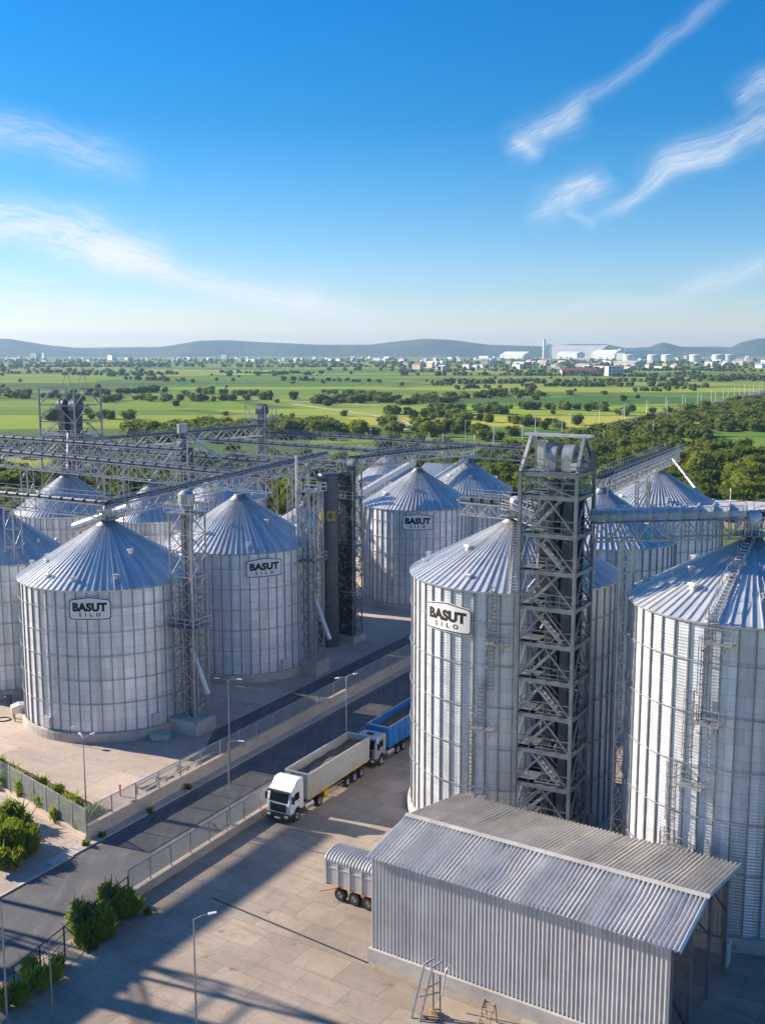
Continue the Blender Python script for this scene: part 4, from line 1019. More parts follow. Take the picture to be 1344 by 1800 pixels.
    if not bare:
        b = MB(); b.box((hw + .004, y0 + 1.15, 2.35), (.012, .78, .62)); lg = b.build('emblem', M['yellow'], bd)
        b = MB(); b.box((hw + .011, y0 + 1.15, 2.35), (.012, .7, .54)); b.build('emblem_field', M['greybody'], lg)
        vs_, f2 = fit_text('B:', .5, .36, 1.0, .02); b = MB(); b.add([(hw + .022, y0 + 1.15 + u, 2.35 + v) for u, v in vs_], f2); b.build('lettering', M['yellow'], lg)
        b = MB()
        for sx in (-1, 1): b.box((sx * .45, (y0 + y1) / 2 + 1, 1.1), (.12, y1 - y0 - 2.5, .3))
        b.build('trailer_frame', M['black'], root)
        for y in ax:
            for sx in (-1, 1): wheel(root, sx * 1.05, y, .52, .4, sx)
        b = MB()
        for y in ax:
            for sx in (-1, 1): b.revolve([(.56, -.22), (.6, -.22), (.6, .22), (.56, .22)], 12, 'x', (sx * 1.05, y, .55), R_(35), R_(145))
        b.build('mudguard', M['black'], root)
        b = MB(); b.box((1.0, 6.3, .85), (.35, .8, .45)); b.box((1.0, 6.3, .5), (.3, .5, .25)); b.build('tool_box', M['yellow'], root)
        b = MB()
        for hz in (.62, .95): b.box((1.2, 8.0, hz), (.05, 2.6, .09))
        b.build('side_guard', M['galv'], root)
        b = MB(); b.bar((.8, 6.9, 1.1), (.8, 6.9, .2), .14); b.bar((-.8, 6.9, 1.1), (-.8, 6.9, .2), .14); b.build('landing_leg', M['black'], root)
    else:
        b = MB()
        for sx in (-1, 1): b.box((sx * .45, 7.4, 1.12), (.12, 9.4, .28))
        b.build('body_frame', M['black'], root)
        b = MB(); b.box((1.1, 3.3, .9), (.2, .3, .3)); b.build('lamp_box', M['orange'], root)
    b = MB()
    for sx in (-1, 1): b.box((sx * .85, y1 + .02, 1.05), (.45, .08, .16))
    b.build('tail_light', M['red'], root)
    return root
truck('white cabbed articulated lorry with a long grey open trailer', 75.7, -52.65, None, 'greybody')
truck('grey cabbed lorry with a bright blue open tipper body', 90.9, -52.45, None, 'blue', True)
# covered trailer backed into the shed
tp = Vector((-3.75, 79.6, 0)); tr = thing('semi_trailer', 'silver ribbed trailer with arched cover, backed into the shed', 'trailer', tp, R_(-33))
L_, hw = 12.5, 1.25
b = MB(); b.box((L_ / 2, 0, 2.15), (L_, 2 * hw, 1.9)); bd = b.build('body', M['silver'], tr)
b = MB()
for k in range(12):
    for sy in (-1, 1): b.box((.12 + k * 1.1, sy * (hw + .04), 2.15), (.12, .1, 1.9))
for sy in (-1, 1): b.box((L_ / 2, sy * (hw + .03), 2.62), (L_, .06, .06))
b.build('side_rib', M['galv_light'], bd)
b = MB(); n = 44 * 6
b.grid(n, 12, lambda i, j: (L_ * i, (hw + .06 + .05 * sin(i * 44 * 2 * pi)) * cos(pi * (1 - j)), 3.12 + (.62 + .05 * sin(i * 44 * 2 * pi)) * sin(pi * j)))
b.build('arched_cover', M['corr_roof'], tr)
b = MB(); b.prism([((hw + .06) * cos(pi * k / 12), 3.12 + .62 * sin(pi * k / 12)) for k in range(13)], -.03, .02, lambda u, v, hh: (hh, u, v)); b.build('end_panel', M['silver'], tr)
b = MB(); 
for sy in (-1, 1): b.box((L_ / 2, sy * (hw + .02), 1.19), (L_, .06, .05))
b.build('lower_rail', M['orange'], bd)
b = MB(); b.box((L_ / 2, .45, 1.0), (L_, .12, .3)); b.box((L_ / 2, -.45, 1.0), (L_, .12, .3)); b.build('chassis', M['black'], tr)
for k in range(3):
    for sy in (-1, 1):
        b = MB(); r, w_ = .53, .38; b.revolve([(r * .5, -w_ / 2), (r * .94, -w_ / 2), (r, -w_ * .34), (r, w_ * .34), (r * .94, w_ / 2), (r * .5, w_ / 2)], 26, 'x')
        o = b.build('wheel', M['rubber'], tr); o.location = (1.35 + 1.28 * k, sy * 1.02, r); o.rotation_euler = (0, 0, pi / 2)
        b = MB(); e = -sy * w_ * .5; b.revolve([(r * .6, -e * .9), (r * .56, -e), (r * .5, -e * .5), (r * .25, -e * .4), (r * .2, -e), (0, -e)], 20, 'x'); b.build('rim', M['rim'], o)
        b = MB(); b.revolve([(r * .16, -e * .9), (r * .16, -e * 1.1), (0, -e * 1.1)], 12, 'x'); b.build('hub', M['hub'], o)
b = MB(); b.bar((1.2, -1.25, 1.1), (-.25, -1.7, .62), .07); b.bar((1.2, 1.2, 1.1), (.2, 1.2, .7), .07); b.build('underrun_bar', M['orange'], tr)

# ------------------------------------------------------------------ small yard objects
fr = thing('steel_stand', 'rusty steel A-shaped stand leaning by the shed wall', 'stand', (2.4, 63.4, 0), RW)
b = MB()
for x in (-.35, .25): b.bar((x, -.5, 0), (x + .1, .9, 3.0), .1); b.bar((x + .1, .9, 3.0), (x + .5, 1.4, 3.3), .1)
b.build('ladder_frame', M['steel'], fr)
b = MB()
for x in (.8, 1.3): b.bar((x, .3, 0), (x - .5, 1.1, 2.5), .09)
b.bar((-.3, .4, 1.0), (1.0, .7, 1.6), .07); b.bar((.1, .2, 1.7), (.9, .9, 2.2), .06); b.build('brace', M['steel'], fr)
b = MB(); b.box((.6, .4, .15), (1.3, 1.0, .08)); b.box((.9, .5, .3), (.5, .4, .3)); b.build('base_plate', M['wood'], fr)
b = MB(); b.tube([(.7, 1.5, .8), (.9, 1.7, 2.6), (1.2, 1.75, 3.0)], .06, 6); b.build('hose_pipe', M['galv_light'], fr)
st = thing('step_ladder', 'small wooden step ladder against the shed plinth', 'ladder', (6.6, 62.4, 0), RW)
b = MB()
for x in (-.35, .35): b.bar((x, -.9, 0), (x, .3, 1.5), .08)
b.build('side_rail', M['wood'], st)
for k in range(5):
    b = MB(); b.box((0, -.75 + k * .24, .2 + k * .3), (.66, .2, .05)); b.build('step', M['wood'], st)
b = MB()
for x in (-.35, .35): b.bar((x, .3, 1.5), (x, .6, .0), .06)
b.build('rear_leg', M['steel'], st)
rk = thing('pipe_rack', 'low rack of steel pipes and rails behind the far fence', 'rack', S(76.5, -67.4), ROT)
b = MB()
for x, z in ((-.7, .9), (-.45, 1.0), (.5, .8)): b.bar((x, -2.2, z), (x, 8.2, z + .15), .14)
b.build('rail', M['galv_light'], rk)
b = MB()
for y in (-2, .8, 4, 7.8):
    for x in (-.7, .6): b.bar((x, y, 0), (x, y, 1.0), .12)
    b.bar((-.7, y, .7), (.6, y, .7), .1)
b.build('trestle_frame', M['steel'], rk)
b = MB()
for k in range(7): b.box((rnd.uniform(-.3, .3), rnd.uniform(-1.5, 7.5), .45), (rnd.uniform(.2, .5), rnd.uniform(.8, 2.2), .12), rnd.uniform(-.3, .3))
b.build('scrap_plate', M['dark'], rk)
bp = thing('bollard', 'thin red bollard at the end of the pipe rack', 'bollard', S(73.4, -69.2))
b = MB(); b.tube([(0, 0, 0), (0, 0, 1.05)], .08, 10); b.build('post', M['red'], bp); b = MB(); b.tube([(0, 0, 1.05), (0, 0, 1.12)], .11, 10); b.build('cap', M['red'], bp)
tb = thing('tub', 'turquoise open tub on the ground by the silo footing', 'tub', (-24.2, 112.9, 0), R_(20))
b = MB()
o_ = [(-1.2, -.5), (1.0, -.5), (1.3, 0), (1.0, .5), (-1.2, .5)]
vs_ = [(x * .8, y * .8, 0) for x, y in o_] + [(x, y, .6) for x, y in o_] + [(x * .92, y * .88, .6) for x, y in o_] + [(x * .75, y * .7, .2) for x, y in o_]
n = 5; fs2 = [tuple(range(n))] + [tuple(range(15, 20))]
for k in range(3): fs2 += [(k * n + i, k * n + (i + 1) % n, (k + 1) * n + (i + 1) % n, (k + 1) * n + i) for i in range(n)]
b.add(vs_, fs2); b.build('basin', M['tub'], tb); b = MB(); b.bar((-.9, -.7, .05), (.4, -1.0, .05), .1); b.build('prop', M['wood'], tb)
pb = thing('pump_box', 'pale sloped hopper on legs left of the big signed silo', 'hopper', (-41.3, 119.6, 0), R_(25))
b = MB(); b.prism([(-1.3, .9), (1.4, .9), (1.4, 1.7), (-.4, 1.9), (-1.3, 1.6)], -.7, .7, lambda u, v, hh: (u, hh, v)); b.build('casing', M['galv_light'], pb)
b = MB()
for x in (-1, 1.1):
    for y in (-.55, .55): b.bar((x, y, 0), (x, y, .9), .14)
b.build('leg', M['wood'], pb)
dm = thing('drum', 'dark drum standing by the cut-off silo footing', 'drum', (-44.6, 124.2, 0))
b = MB(); b.revolve([(0, 0), (.42, 0), (.42, 1.2), (.38, 1.25), (0, 1.25)], 18); b.build('barrel', M['belt'], dm); b = MB(); b.revolve([(.44, .4), (.46, .45), (.44, .5)], 18); b.build('hoop', M['dark'], dm); b = MB(); b.revolve([(.44, .8), (.46, .85), (.44, .9)], 18); b.build('hoop', M['dark'], dm)
hs_ = MB(); pts = [(.9 * cos(a) - 43.6, .7 * sin(a) + 119.2, .06) for a in [2 * pi * k / 20 for k in range(21)]]; hs_.tube(pts, .06, 6, False); tag(hs_.build('hose', M['rubber']), 'coiled dark hose lying beside the pale hopper', 'hose')
fl = thing('floodlight', 'small floodlight on the footing of the big signed silo', 'lamp', (-33.2, 111.2, 0)); b = MB(); b.bar((0, 0, 0), (0, 0, 1.9), .08); b.build('post', M['galv'], fl); b = MB(); b.box((.1, -.1, 1.95), (.4, .3, .3), .4); b.build('lamp_head', M['galv_light'], fl)
# ------------------------------------------------------------------ plants
def ico(sub):
    bm = bmesh.new(); bmesh.ops.create_icosphere(bm, subdivisions=sub, radius=1)
    v = np.array([x.co[:] for x in bm.verts]); f = np.array([[q.index for q in p.verts] for p in bm.faces]); bm.free(); return v, f
ICO1, ICO2 = ico(1), ico(2)
def leaf_mass(rg, lumps, nleaf, leaf, core=ICO2, jit=.16):
    """lumpy cores plus many small leaf faces spread over and through their outer shell"""
    V_, F_ = [], []; off = 0
    for (c, r) in lumps:
        v = core[0].copy(); n = len(v)
        ph = rg.random((3, 3)) * 6
        d = 1 + jit * (np.sin(v @ (np.array([3.1, 2.3, 2.7]) + ph[0]) + ph[1, 0]) + np.sin(v @ (np.array([-4.3, 5.1, 3.7]) + ph[2]) + ph[1, 1])) * .6 + (rg.random(n) - .5) * jit
        v = v * d[:, None] * np.array(r) * .86 + np.array(c)
        V_.append(v); F_ += [tuple(int(i) + off for i in f) for f in core[1]]; off += n
    if nleaf:
        w_ = np.array([r[0] * r[1] for c, r in lumps]); w_ /= w_.sum(); ix = rg.choice(len(lumps), nleaf, p=w_)
        cs = np.array([c for c, r in lumps])[ix]; rs = np.array([r for c, r in lumps])[ix]
        d = rg.normal(size=(nleaf, 3)); d /= np.linalg.norm(d, axis=1)[:, None]; d[:, 2] = np.where(d[:, 2] < -.4, -d[:, 2], d[:, 2])
        p = cs + d * rs * (.84 + .30 * rg.random(nleaf))[:, None]
        nr = d + rg.normal(size=(nleaf, 3)) * .55; nr /= np.linalg.norm(nr, axis=1)[:, None]
        a = np.cross(nr, rg.normal(size=(nleaf, 3))); a /= np.linalg.norm(a, axis=1)[:, None]; b_ = np.cross(nr, a)
        s = (leaf * (.6 + .8 * rg.random(nleaf)))[:, None]
        q = np.stack([p - a * s, p - b_ * s * .6, p + a * s, p + b_ * s * .6], 1).reshape(-1, 3)
        V_.append(q); F_ += [(off + 4 * k, off + 4 * k + 1, off + 4 * k + 2, off + 4 * k + 3) for k in range(nleaf)]
    return np.concatenate(V_), F_
def mesh_from(name, V_, F_, m):
    me = bpy.data.meshes.new(name); me.from_pydata([tuple(x) for x in V_], [], F_); me.materials.append(m); return me
tree_kinds = []
for k in range(8):
    rg = np.random.default_rng(40 + k); lumps = []
    H_ = 1.0
    for j in range(7):
        a = rg.random() * 6.28; r = .16 + .14 * rg.random(); rad = .30 * rg.random() ** .5 if j else 0
        lumps.append(((rad * cos(a), rad * sin(a), .34 + .42 * rg.random() if j else .5), (r * 1.25, r * 1.2, r)))
    lumps.append(((0, 0, .36), (.40, .38, .30))); lumps.append(((.05, 0, .17), (.44, .42, .22)))
    V_, F_ = leaf_mass(rg, lumps, 620, .042, ICO1)
    cm = mesh_from('crown', V_, F_, M['leaf'])
    b = MB(); b.tube([(0, 0, -.05), (.01, 0, .2), (.0, .02, .5)], [.05, .035, .015], 6)
    for j in range(3):
        a = j * 2.1 + k; b.tube([(.01, 0, .2), (.15 * cos(a), .15 * sin(a), .45)], [.025, .01], 5)
    tr_ = b.build('trunk', M['bark']); tm = tr_.data; bpy.data.objects.remove(tr_)
    tree_kinds.append((cm, tm))
TREES = []   # x, y, height
rg = random.Random(21)
def railx(y): return 95.7 + (y - 537.7) * .5236
def vnoise(x, y): return sin(x * .021 + 1.3) * sin(y * .017 + .4) + .6 * sin(x * .05 + y * .033)
# woods right of the railway
for _ in range(7000):
    y = rg.uniform(205, 900); x = rg.uniform(5, 480)
    if x < railx(y) + 10 or x > .40 * y + 40: continue
    if 415 < y < 560 and x > 150 + (y - 415) * .12: continue       # clearing
    if 205 < y < 268 and x > 40: continue
    if y > 620 and (rg.random() < .45 or x > railx(y) + 130): continue
    if vnoise(x, y) < -.75: continue
    TREES.append((x, y, rg.uniform(4.2, 8.2)))
# scrub left of the railway
for _ in range(1000):
    y = rg.uniform(400, 780); x = rg.uniform(0, 250)
    if x > railx(y) - 22 or vnoise(x * 1.3, y * 1.7) < .25: continue
    TREES.append((x, y, rg.uniform(4, 8)))
# belt beyond the conveyors at the left and centre
for _ in range(430):
    y = rg.gauss(560, 20); x = rg.uniform(-150, 45)
    if vnoise(x * 2, y) < -.5: continue
    TREES.append((x, y + x * .25, rg.uniform(5.5, 9.5)))
for _ in range(90):
    y = rg.gauss(440, 9); x = rg.uniform(-175, -95); TREES.append((x, y, rg.uniform(5, 8)))
for _ in range(120):
    y = rg.gauss(330, 25); x = rg.uniform(-140, -60); TREES.append((x, y, rg.uniform(4, 7)))
for _ in range(420):
    y = rg.uniform(262, 440); x = rg.uniform(-.36, .12) * y
    if vnoise(x * 2.2, y * 1.4) > -.35: TREES.append((x, y, rg.uniform(2.6, 5.5)))
for _ in range(160):
    y = rg.gauss(330, 30); x = rg.uniform(-60, 70); TREES.append((x, y, rg.uniform(4, 7)))
# hedgerows and clumps across the farmland
for _ in range(40):
    y0 = 640 * (5.2 ** rg.random()); x0 = rg.uniform(-.42, .42) * y0; ln = rg.uniform(40, 190) * (y0 / 1000) ** .5; sl = rg.choice([.12, -.1, .3, .05, 1.6])
    dens = rg.uniform(5, 13)
    if x0 > railx(y0) - 15 and y0 < 1100: continue
    for k in range(int(ln / dens * 1.4)):
        q = rg.uniform(0, ln); TREES.append((x0 + q / math.hypot(1, sl), y0 + q * sl / math.hypot(1, sl) + rg.gauss(0, 5), rg.uniform(4.5, 9.5)))
for _ in range(110):
    y = 620 * (5.5 ** rg.random()); x = rg.uniform(-.42, .42) * y
    if x > railx(y) - 15 and y < 1000: continue
    TREES.append((x, y, rg.uniform(3.5, 7)))
for (yy, sp, den) in ((1800, 20, 70), (2250, 30, 160), (2800, 80, 300), (3400, 160, 380), (4200, 330, 500)):
    for _ in range(den):
        x = rg.uniform(-.40, .40) * yy; y = rg.gauss(yy, sp) + x * .1
        if vnoise(x * .5 + yy, y * .3) < .05 and yy < 2500: continue
        TREES.append((x, y, rg.uniform(6, 12)))
def gpx(u, v):
    q = (v - 900) / F0; c, s_ = cos(P0), sin(P0); y = 42 * (c - q * s_) / (s_ + q * c); return (u - 672) / F0 * (y * c + 42 * s_), y
for (u0, v0, u1, v1) in [(15,657,125,655),(200,656,335,658),(210,666,345,672),(330,690,480,697),(380,655,560,660),(500,668,670,672),(560,690,680,700),(690,655,900,652),(760,678,940,670),(800,684,1090,676),(780,700,960,696),(690,712,800,705),(1000,672,1180,668),(1100,690,1250,680),(0,690,60,694),(150,655,260,652),(0,646,300,644),(420,646,800,645),(900,660,1344,664),(850,646,1344,654)]:
    for k in range(int(abs(u1 - u0) / 5.5)):
        f = rg.random(); x, y = gpx(u0 + (u1 - u0) * f, v0 + (v1 - v0) * f); TREES.append((x, y + rg.gauss(0, y * .009), rg.uniform(3.5, 7.5) * (1 if y < 1500 else 1.25)))
TREES.sort(key=lambda q: -q[2] / math.hypot(q[0], q[1]))
def in_view(x, y):
    u = 672 + 1900 * x / (y * .989 + 6.2); return -40 < u < 1384
TRACK = [(-70, 850), (-30, 760), (-4, 700), (10, 650), (17, 615), (19, 590), (8, 575)]
def near_track(x, y): return any(math.hypot(x - (a[0] + (b_[0] - a[0]) * f), y - (a[1] + (b_[1] - a[1]) * f)) < 13 + max(0, 0) for a, b_ in zip(TRACK, TRACK[1:]) for f in (0, .2, .4, .6, .8)) or (-10 < x < 45 and 470 < y < 585 and rg.random() < .75)
TREES = [q for q in TREES if in_view(q[0], q[1]) and not near_track(q[0], q[1])]
indiv, rest = [], []
for q in TREES:
    (indiv if len(indiv) < 280 else rest).append(q)
protos = []
for i, (x, y, h) in enumerate(indiv):
    k = i % 8
    if i < 8:
        o = thing('tree', 'rounded dark green tree in the scrub woods beyond the silos', 'tree', (x, y, 0), 0, 'trees in the woods beyond the plant')
        obj_link('crown', tree_kinds[k][0], o); obj_link('trunk', tree_kinds[k][1], o); protos.append(o)
    else: o = copy_tree(protos[k])
    o.location = (x, y, 0); o.rotation_euler = (0, 0, rg.uniform(0, 6.28)); s_ = h; o.scale = (s_ * rg.uniform(1.0, 1.35), s_ * rg.uniform(1.0, 1.35), s_)
# the rest of the woodland as one mass
ng = np.random.default_rng(9)
lib = []
for k in range(6):
    r2 = np.random.default_rng(70 + k); lumps = [((0, 0, .40), (.42, .42, .42)), ((0, .04, .18), (.46, .46, .22))] + [((.28 * cos(j * 2.1 + k), .28 * sin(j * 2.1 + k), .42 + .2 * r2.random()), (.24, .24, .22)) for j in range(3)]
    lib.append((leaf_mass(r2, lumps, 90, .075, ICO1, .2), leaf_mass(r2, lumps[:3], 0, .08, ICO1, .25)))
VV, FF, off = [], [], 0
for i, (x, y, h) in enumerate(rest):
    far = y > 1100
    v, f = lib[i % 6][1 if far else 0]
    a = ng.random() * 6.28; sx = h * (1.05 + .5 * ng.random()); ca, sa = cos(a), sin(a)
    w_ = np.empty_like(v); w_[:, 0] = (v[:, 0] * ca - v[:, 1] * sa) * sx + x; w_[:, 1] = (v[:, 0] * sa + v[:, 1] * ca) * sx + y; w_[:, 2] = v[:, 2] * h
    VV.append(w_); FF += [tuple(q + off for q in p) for p in f]; off += len(v)
VV = np.concatenate(VV); o = obj_link('woodland', mesh_from('woodland', VV, FF, M['leaf_far'])); tag(o, 'distant scrub, hedgerows and woodland spread across the plain', 'woodland', kind='stuff')
# shrubs near the fences
def shrub(label, x, y, size, n, seed, name='shrub', group=None, tall=1.0):
    rg2 = np.random.default_rng(seed)
    root = thing(name, label, 'shrub', (x, y, 0), 0, group)
    lumps = []
    for j in range(n):
        a = rg2.random() * 6.28; rad = size * .62 * rg2.random() ** .5; r = size * (.22 + .2 * rg2.random())
        lumps.append(((rad * cos(a), rad * sin(a), r * .7 + size * .35 * tall * rg2.random()), (r, r, r * (.9 + .4 * tall))))
    V_, F_ = leaf_mass(rg2, lumps, int(900 * size), .13, ICO1, .2)
    # upright feathery sprays
    m_ = int(170 * size); cs = np.array([c for c, r in lumps]); rs = np.array([r for c, r in lumps]); ix = rg2.integers(0, n, m_); base = cs[ix] + (rg2.random((m_, 3)) - .5) * rs[ix] * 1.4
    base[:, 2] = np.abs(base[:, 2]); dr = rg2.normal(size=(m_, 3)) * .45; dr[:, 2] = .9 + .3 * rg2.random(m_); ln = (.35 + .6 * rg2.random(m_))[:, None] * min(1, .35 + size * .4)
    sd = np.cross(dr, rg2.normal(size=(m_, 3))); sd /= np.linalg.norm(sd, axis=1)[:, None]
    q = np.stack([base - sd * .09, base + sd * .09, base + dr * ln + sd * .015, base + dr * ln - sd * .015], 1).reshape(-1, 3)
    o_ = len(V_); V_ = np.concatenate([V_, q]); F_ += [(o_ + 4 * k, o_ + 4 * k + 1, o_ + 4 * k + 2, o_ + 4 * k + 3) for k in range(m_)]
    V_[:, 2] = np.maximum(V_[:, 2], .02)
    obj_link('foliage', mesh_from('foliage', V_, F_, M['leaf_near']), root)
    b = MB()
    for j in range(7):
        a = rg2.random() * 6.28; b.tube([(.1 * cos(a), .1 * sin(a), 0), (size * .3 * cos(a), size * .3 * sin(a), size * .6 * tall + .4)], [.05, .02], 5)
    b.build('stem', M['bark'], root)
    return root
shrub('large leafy shrub cut by the left edge outside the corner fence', -31.0, 86.0, 2.6, 12, 1, tall=1.2)
shrub('leafy shrub right behind the large one at the left edge', -32.6, 90.6, 2.2, 10, 2)
shrub('smaller shrub at the left edge below the large one', -30.6, 83.2, 1.6, 8, 12)
shrub('bright green bush growing through the end of the low wall fence', -19.8, 75.6, 2.0, 12, 3, tall=1.3)
shrub('feathery bush leaning over the wire fence, lower of the pair', -21.0, 73.2, 2.2, 13, 4, tall=1.2)
shrub('ragged low bush at the wire fence near the bottom edge', -22.9, 67.0, 1.5, 8, 5)
shrub('low bush at the bottom left corner by the pale pole', -24.2, 64.3, 1.5, 8, 6)
for i, (a_, b_, sz) in enumerate([(66.6, -67.0, 1.1), (67.5, -70.0, 1.3), (68.3, -73.2, 1.2), (69.4, -76.5, 1.2), (70.2, -80.0, 1.1), (71.2, -83.5, 1.0), (72.2, -87.2, 1.0), (68.5, -67.6, .9)]):
    p = S(a_, b_); shrub('low hedge bush in the planting bed behind the corner mesh fence', p[0], p[1], sz * 1.5, 9, 20 + i, group='bushes in the planting bed')
for i, (x_, y_, sz) in enumerate([(-18.6, 77.2, .5), (-20.6, 71.0, .7), (-22.2, 68.9, .8), (-23.5, 65.8, .7), (-17.6, 76.0, .35), (-25.4, 87.3, .35), (-24.4, 88.8, .3), (-21.3, 93.9, .3), (-18.7, 99.2, .35)]):
    shrub('small tuft of weeds sprouting along a fence foot', x_, y_, sz, 5, 60 + i, name='weed_tuft', group='weeds along the fence feet')
sheet('planting_bed', [S(65.2, -65.5), S(69.6, -66.0), S(71.0, -71), S(76.6, -95), S(84.5, -130), S(83, -130)], .012, plain('soil', (.07, .05, .035), .95, 0, .3, 2))

# ------------------------------------------------------------------ railway, tracks, poles
def strip(name, pts, wd, z, m, kind='structure', label=None):
    b = MB(); vs = []
    for i, p in enumerate(pts):
        d = Vector(pts[min(i + 1, len(pts) - 1)]) - Vector(pts[max(i - 1, 0)]); d.normalize(); n_ = Vector((-d.y, d.x)) * wd / 2
        vs += [(p[0] + n_.x, p[1] + n_.y, z), (p[0] - n_.x, p[1] - n_.y, z)]
    b.add(vs, [(2 * i, 2 * i + 1, 2 * i + 3, 2 * i + 2) for i in range(len(pts) - 1)]); o = b.build(name, m); o['kind'] = kind
    return o
M['ballast'] = m_concrete('ballast', (.24, .21, .18), (.36, .32, .28), None, 0, 0, .3, .05)
M['dirt'] = m_concrete('dirt_track', (.42, .34, .25), (.54, .46, .36), None, 0, 0, .3, .05)
rail = [(railx(y), y) for y in range(380, 2300, 40)]
b = MB(); vs_ = []
for (x, y) in rail:
    for (o_, z) in ((-9, 0), (-5, 1.6), (5, 1.6), (9, 0)): vs_.append((x + o_ * .88, y - o_ * .48, z))
b.add(vs_, [(4 * i + k, 4 * i + 4 + k, 4 * i + 5 + k, 4 * i + 1 + k) for i in range(len(rail) - 1) for k in range(3)]); tag(b.build('embankment', M['ballast']), kind='structure')
b = MB()
for o_ in (-3.2, -1.7, 1.7, 3.2):
    for (x, y), (x2, y2) in zip(rail, rail[1:]): b.bar((x + o_ * .88, y - o_ * .48, 1.68), (x2 + o_ * .88, y2 - o_ * .48, 1.68), .16)
tag(b.build('railway_track', M['steel']), 'double railway track on its pale embankment', 'railway')
strip('service_road', [(x + 15, y - 8) for x, y in rail], 5.5, .03, M['dirt'])
strip('farm_track', [(-70, 850), (-30, 760), (-4, 700), (10, 650), (17, 615), (19, 590), (8, 575)], 6.5, .04, M['dirt'])
strip('farm_track', [(-420, 1150), (-260, 1060), (-130, 960), (-40, 870), (0, 820), (60, 790)], 5, .035, M['dirt'])
pole = None; i = 0
for y in range(410, 1900, 46):
    for o_ in (-6.5, 6.5):
        x = railx(y)
        if pole is None:
            pole = thing('catenary_pole', 'slim grey pole beside the railway line', 'pole', (0, 0, 0), 0, 'poles along the railway')
            b = MB(); b.tube([(0, 0, 0), (0, 0, 9.5)], [.22, .14], 6); b.build('mast', M['galv_light'], pole)
            b = MB(); b.bar((0, 0, 8.6), (2.6, 0, 8.8), .14); b.bar((0, 0, 7.6), (2.6, 0, 8.7), .09); b.build('bracket', M['galv_light'], pole); o = pole
        else: o = copy_tree(pole)
        o.location = (x + o_ * .88, y - o_ * .48, 1.0); o.rotation_euler = (0, 0, ROT + (0 if o_ < 0 else pi))
for i, (x, y) in enumerate([(-26, 300), (4, 330), (26, 310), (52, 345), (-8, 380), (18, 420), (60, 420), (36, 470), (-60, 335), (-5, 460), (85, 262), (98, 268), (110, 270), (72, 300), (88, 430), (120, 480)]):
    o = thing('utility_pole', 'thin grey utility pole rising out of the scrub', 'pole', (x, y, 0), rnd.uniform(0, 3), 'utility poles in the scrub')
    b = MB(); h_ = rnd.uniform(8.5, 12); b.tube([(0, 0, 0), (0, 0, h_)], [.16, .10], 6); b.build('mast', M['galv_light'], o)
    b = MB(); b.bar((-.8, 0, h_ - .5), (.8, 0, h_ - .5), .1); b.build('crossarm', M['galv_light'], o)

# ------------------------------------------------------------------ buildings
M['render_white'] = plain('white_render', (.74, .73, .71), .7, 0, .08, .05)
M['render_warm'] = plain('warm_render', (.60, .50, .40), .8, 0, .12, .05)
M['tile_red'] = plain('terracotta_roof', (.34, .14, .08), .85, 0, .2, .1)
M['roof_blue'] = plain('blue_grey_roof', (.22, .28, .36), .5, .2, .15, .05)
M['roof_pale'] = plain('pale_roof', (.56, .55, .53), .6, .1, .1, .05)
M['roof_brown'] = plain('brown_roof', (.22, .15, .12), .8, 0, .2, .1)
def building(label, x, y, wd, dp, h, wall, roof, rz=0, gable=0, name='building', group=None, cat='building', parapet=True, win=True):
    root = thing(name, label, cat, (x, y, 0), rz, group)
    b = MB(); b.box((0, 0, h / 2 - .3), (wd, dp, h + .6)); wl = b.build('wall', M[wall], root)
    b = MB()
    if gable: b.prism([(-dp / 2 - .4, 0), (dp / 2 + .4, 0), (0, gable)], -wd / 2 - .4, wd / 2 + .4, lambda u, v, hh: (hh, u, h + .01 + v))
    else: b.box((0, 0, h + .25), (wd + .5, dp + .5, .48))
    b.build('roof', M[roof], root)
    if win:
        b = MB(); n = max(2, int(wd / 6)); fl_ = max(1, int(h / 4.5))
        for f in range(fl_):
            for k in range(n): b.box((-wd / 2 + (k + .5) * wd / n, -dp / 2 - .04, (f + .55) * h / fl_), (wd / n * .5, .1, h / fl_ * .35))
        b.build('window_glazing', M['glass'], root)
    return root
building('pale flat roofed building among the trees right of the plant', 84, 262, 24, 16, 4.2, 'render_warm', 'roof_pale', ROT, name='warehouse')
building('brown roofed shed at the right edge beyond the silos', 100, 236, 26, 22, 4.5, 'render_white', 'roof_brown', ROT, 4.0, name='warehouse')
building('blue grey warehouse roof showing behind the half hidden silo', 15.5, 246, 12, 16, 13.0, 'render_white', 'roof_blue', ROT, 3.2, name='warehouse')
building('small pale house at the edge of the tree belt', -62, 585, 7, 6, 3.4, 'render_warm', 'roof_pale', .3, 1.8, name='house')
building('white box building at the end of the yellow field', 381, 1795, 26, 20, 15, 'render_white', 'roof_pale', .1)
building('long reddish scrub barn left of the white box building', 330, 1840, 60, 16, 8, 'render_warm', 'tile_red', .1, 4, name='barn')
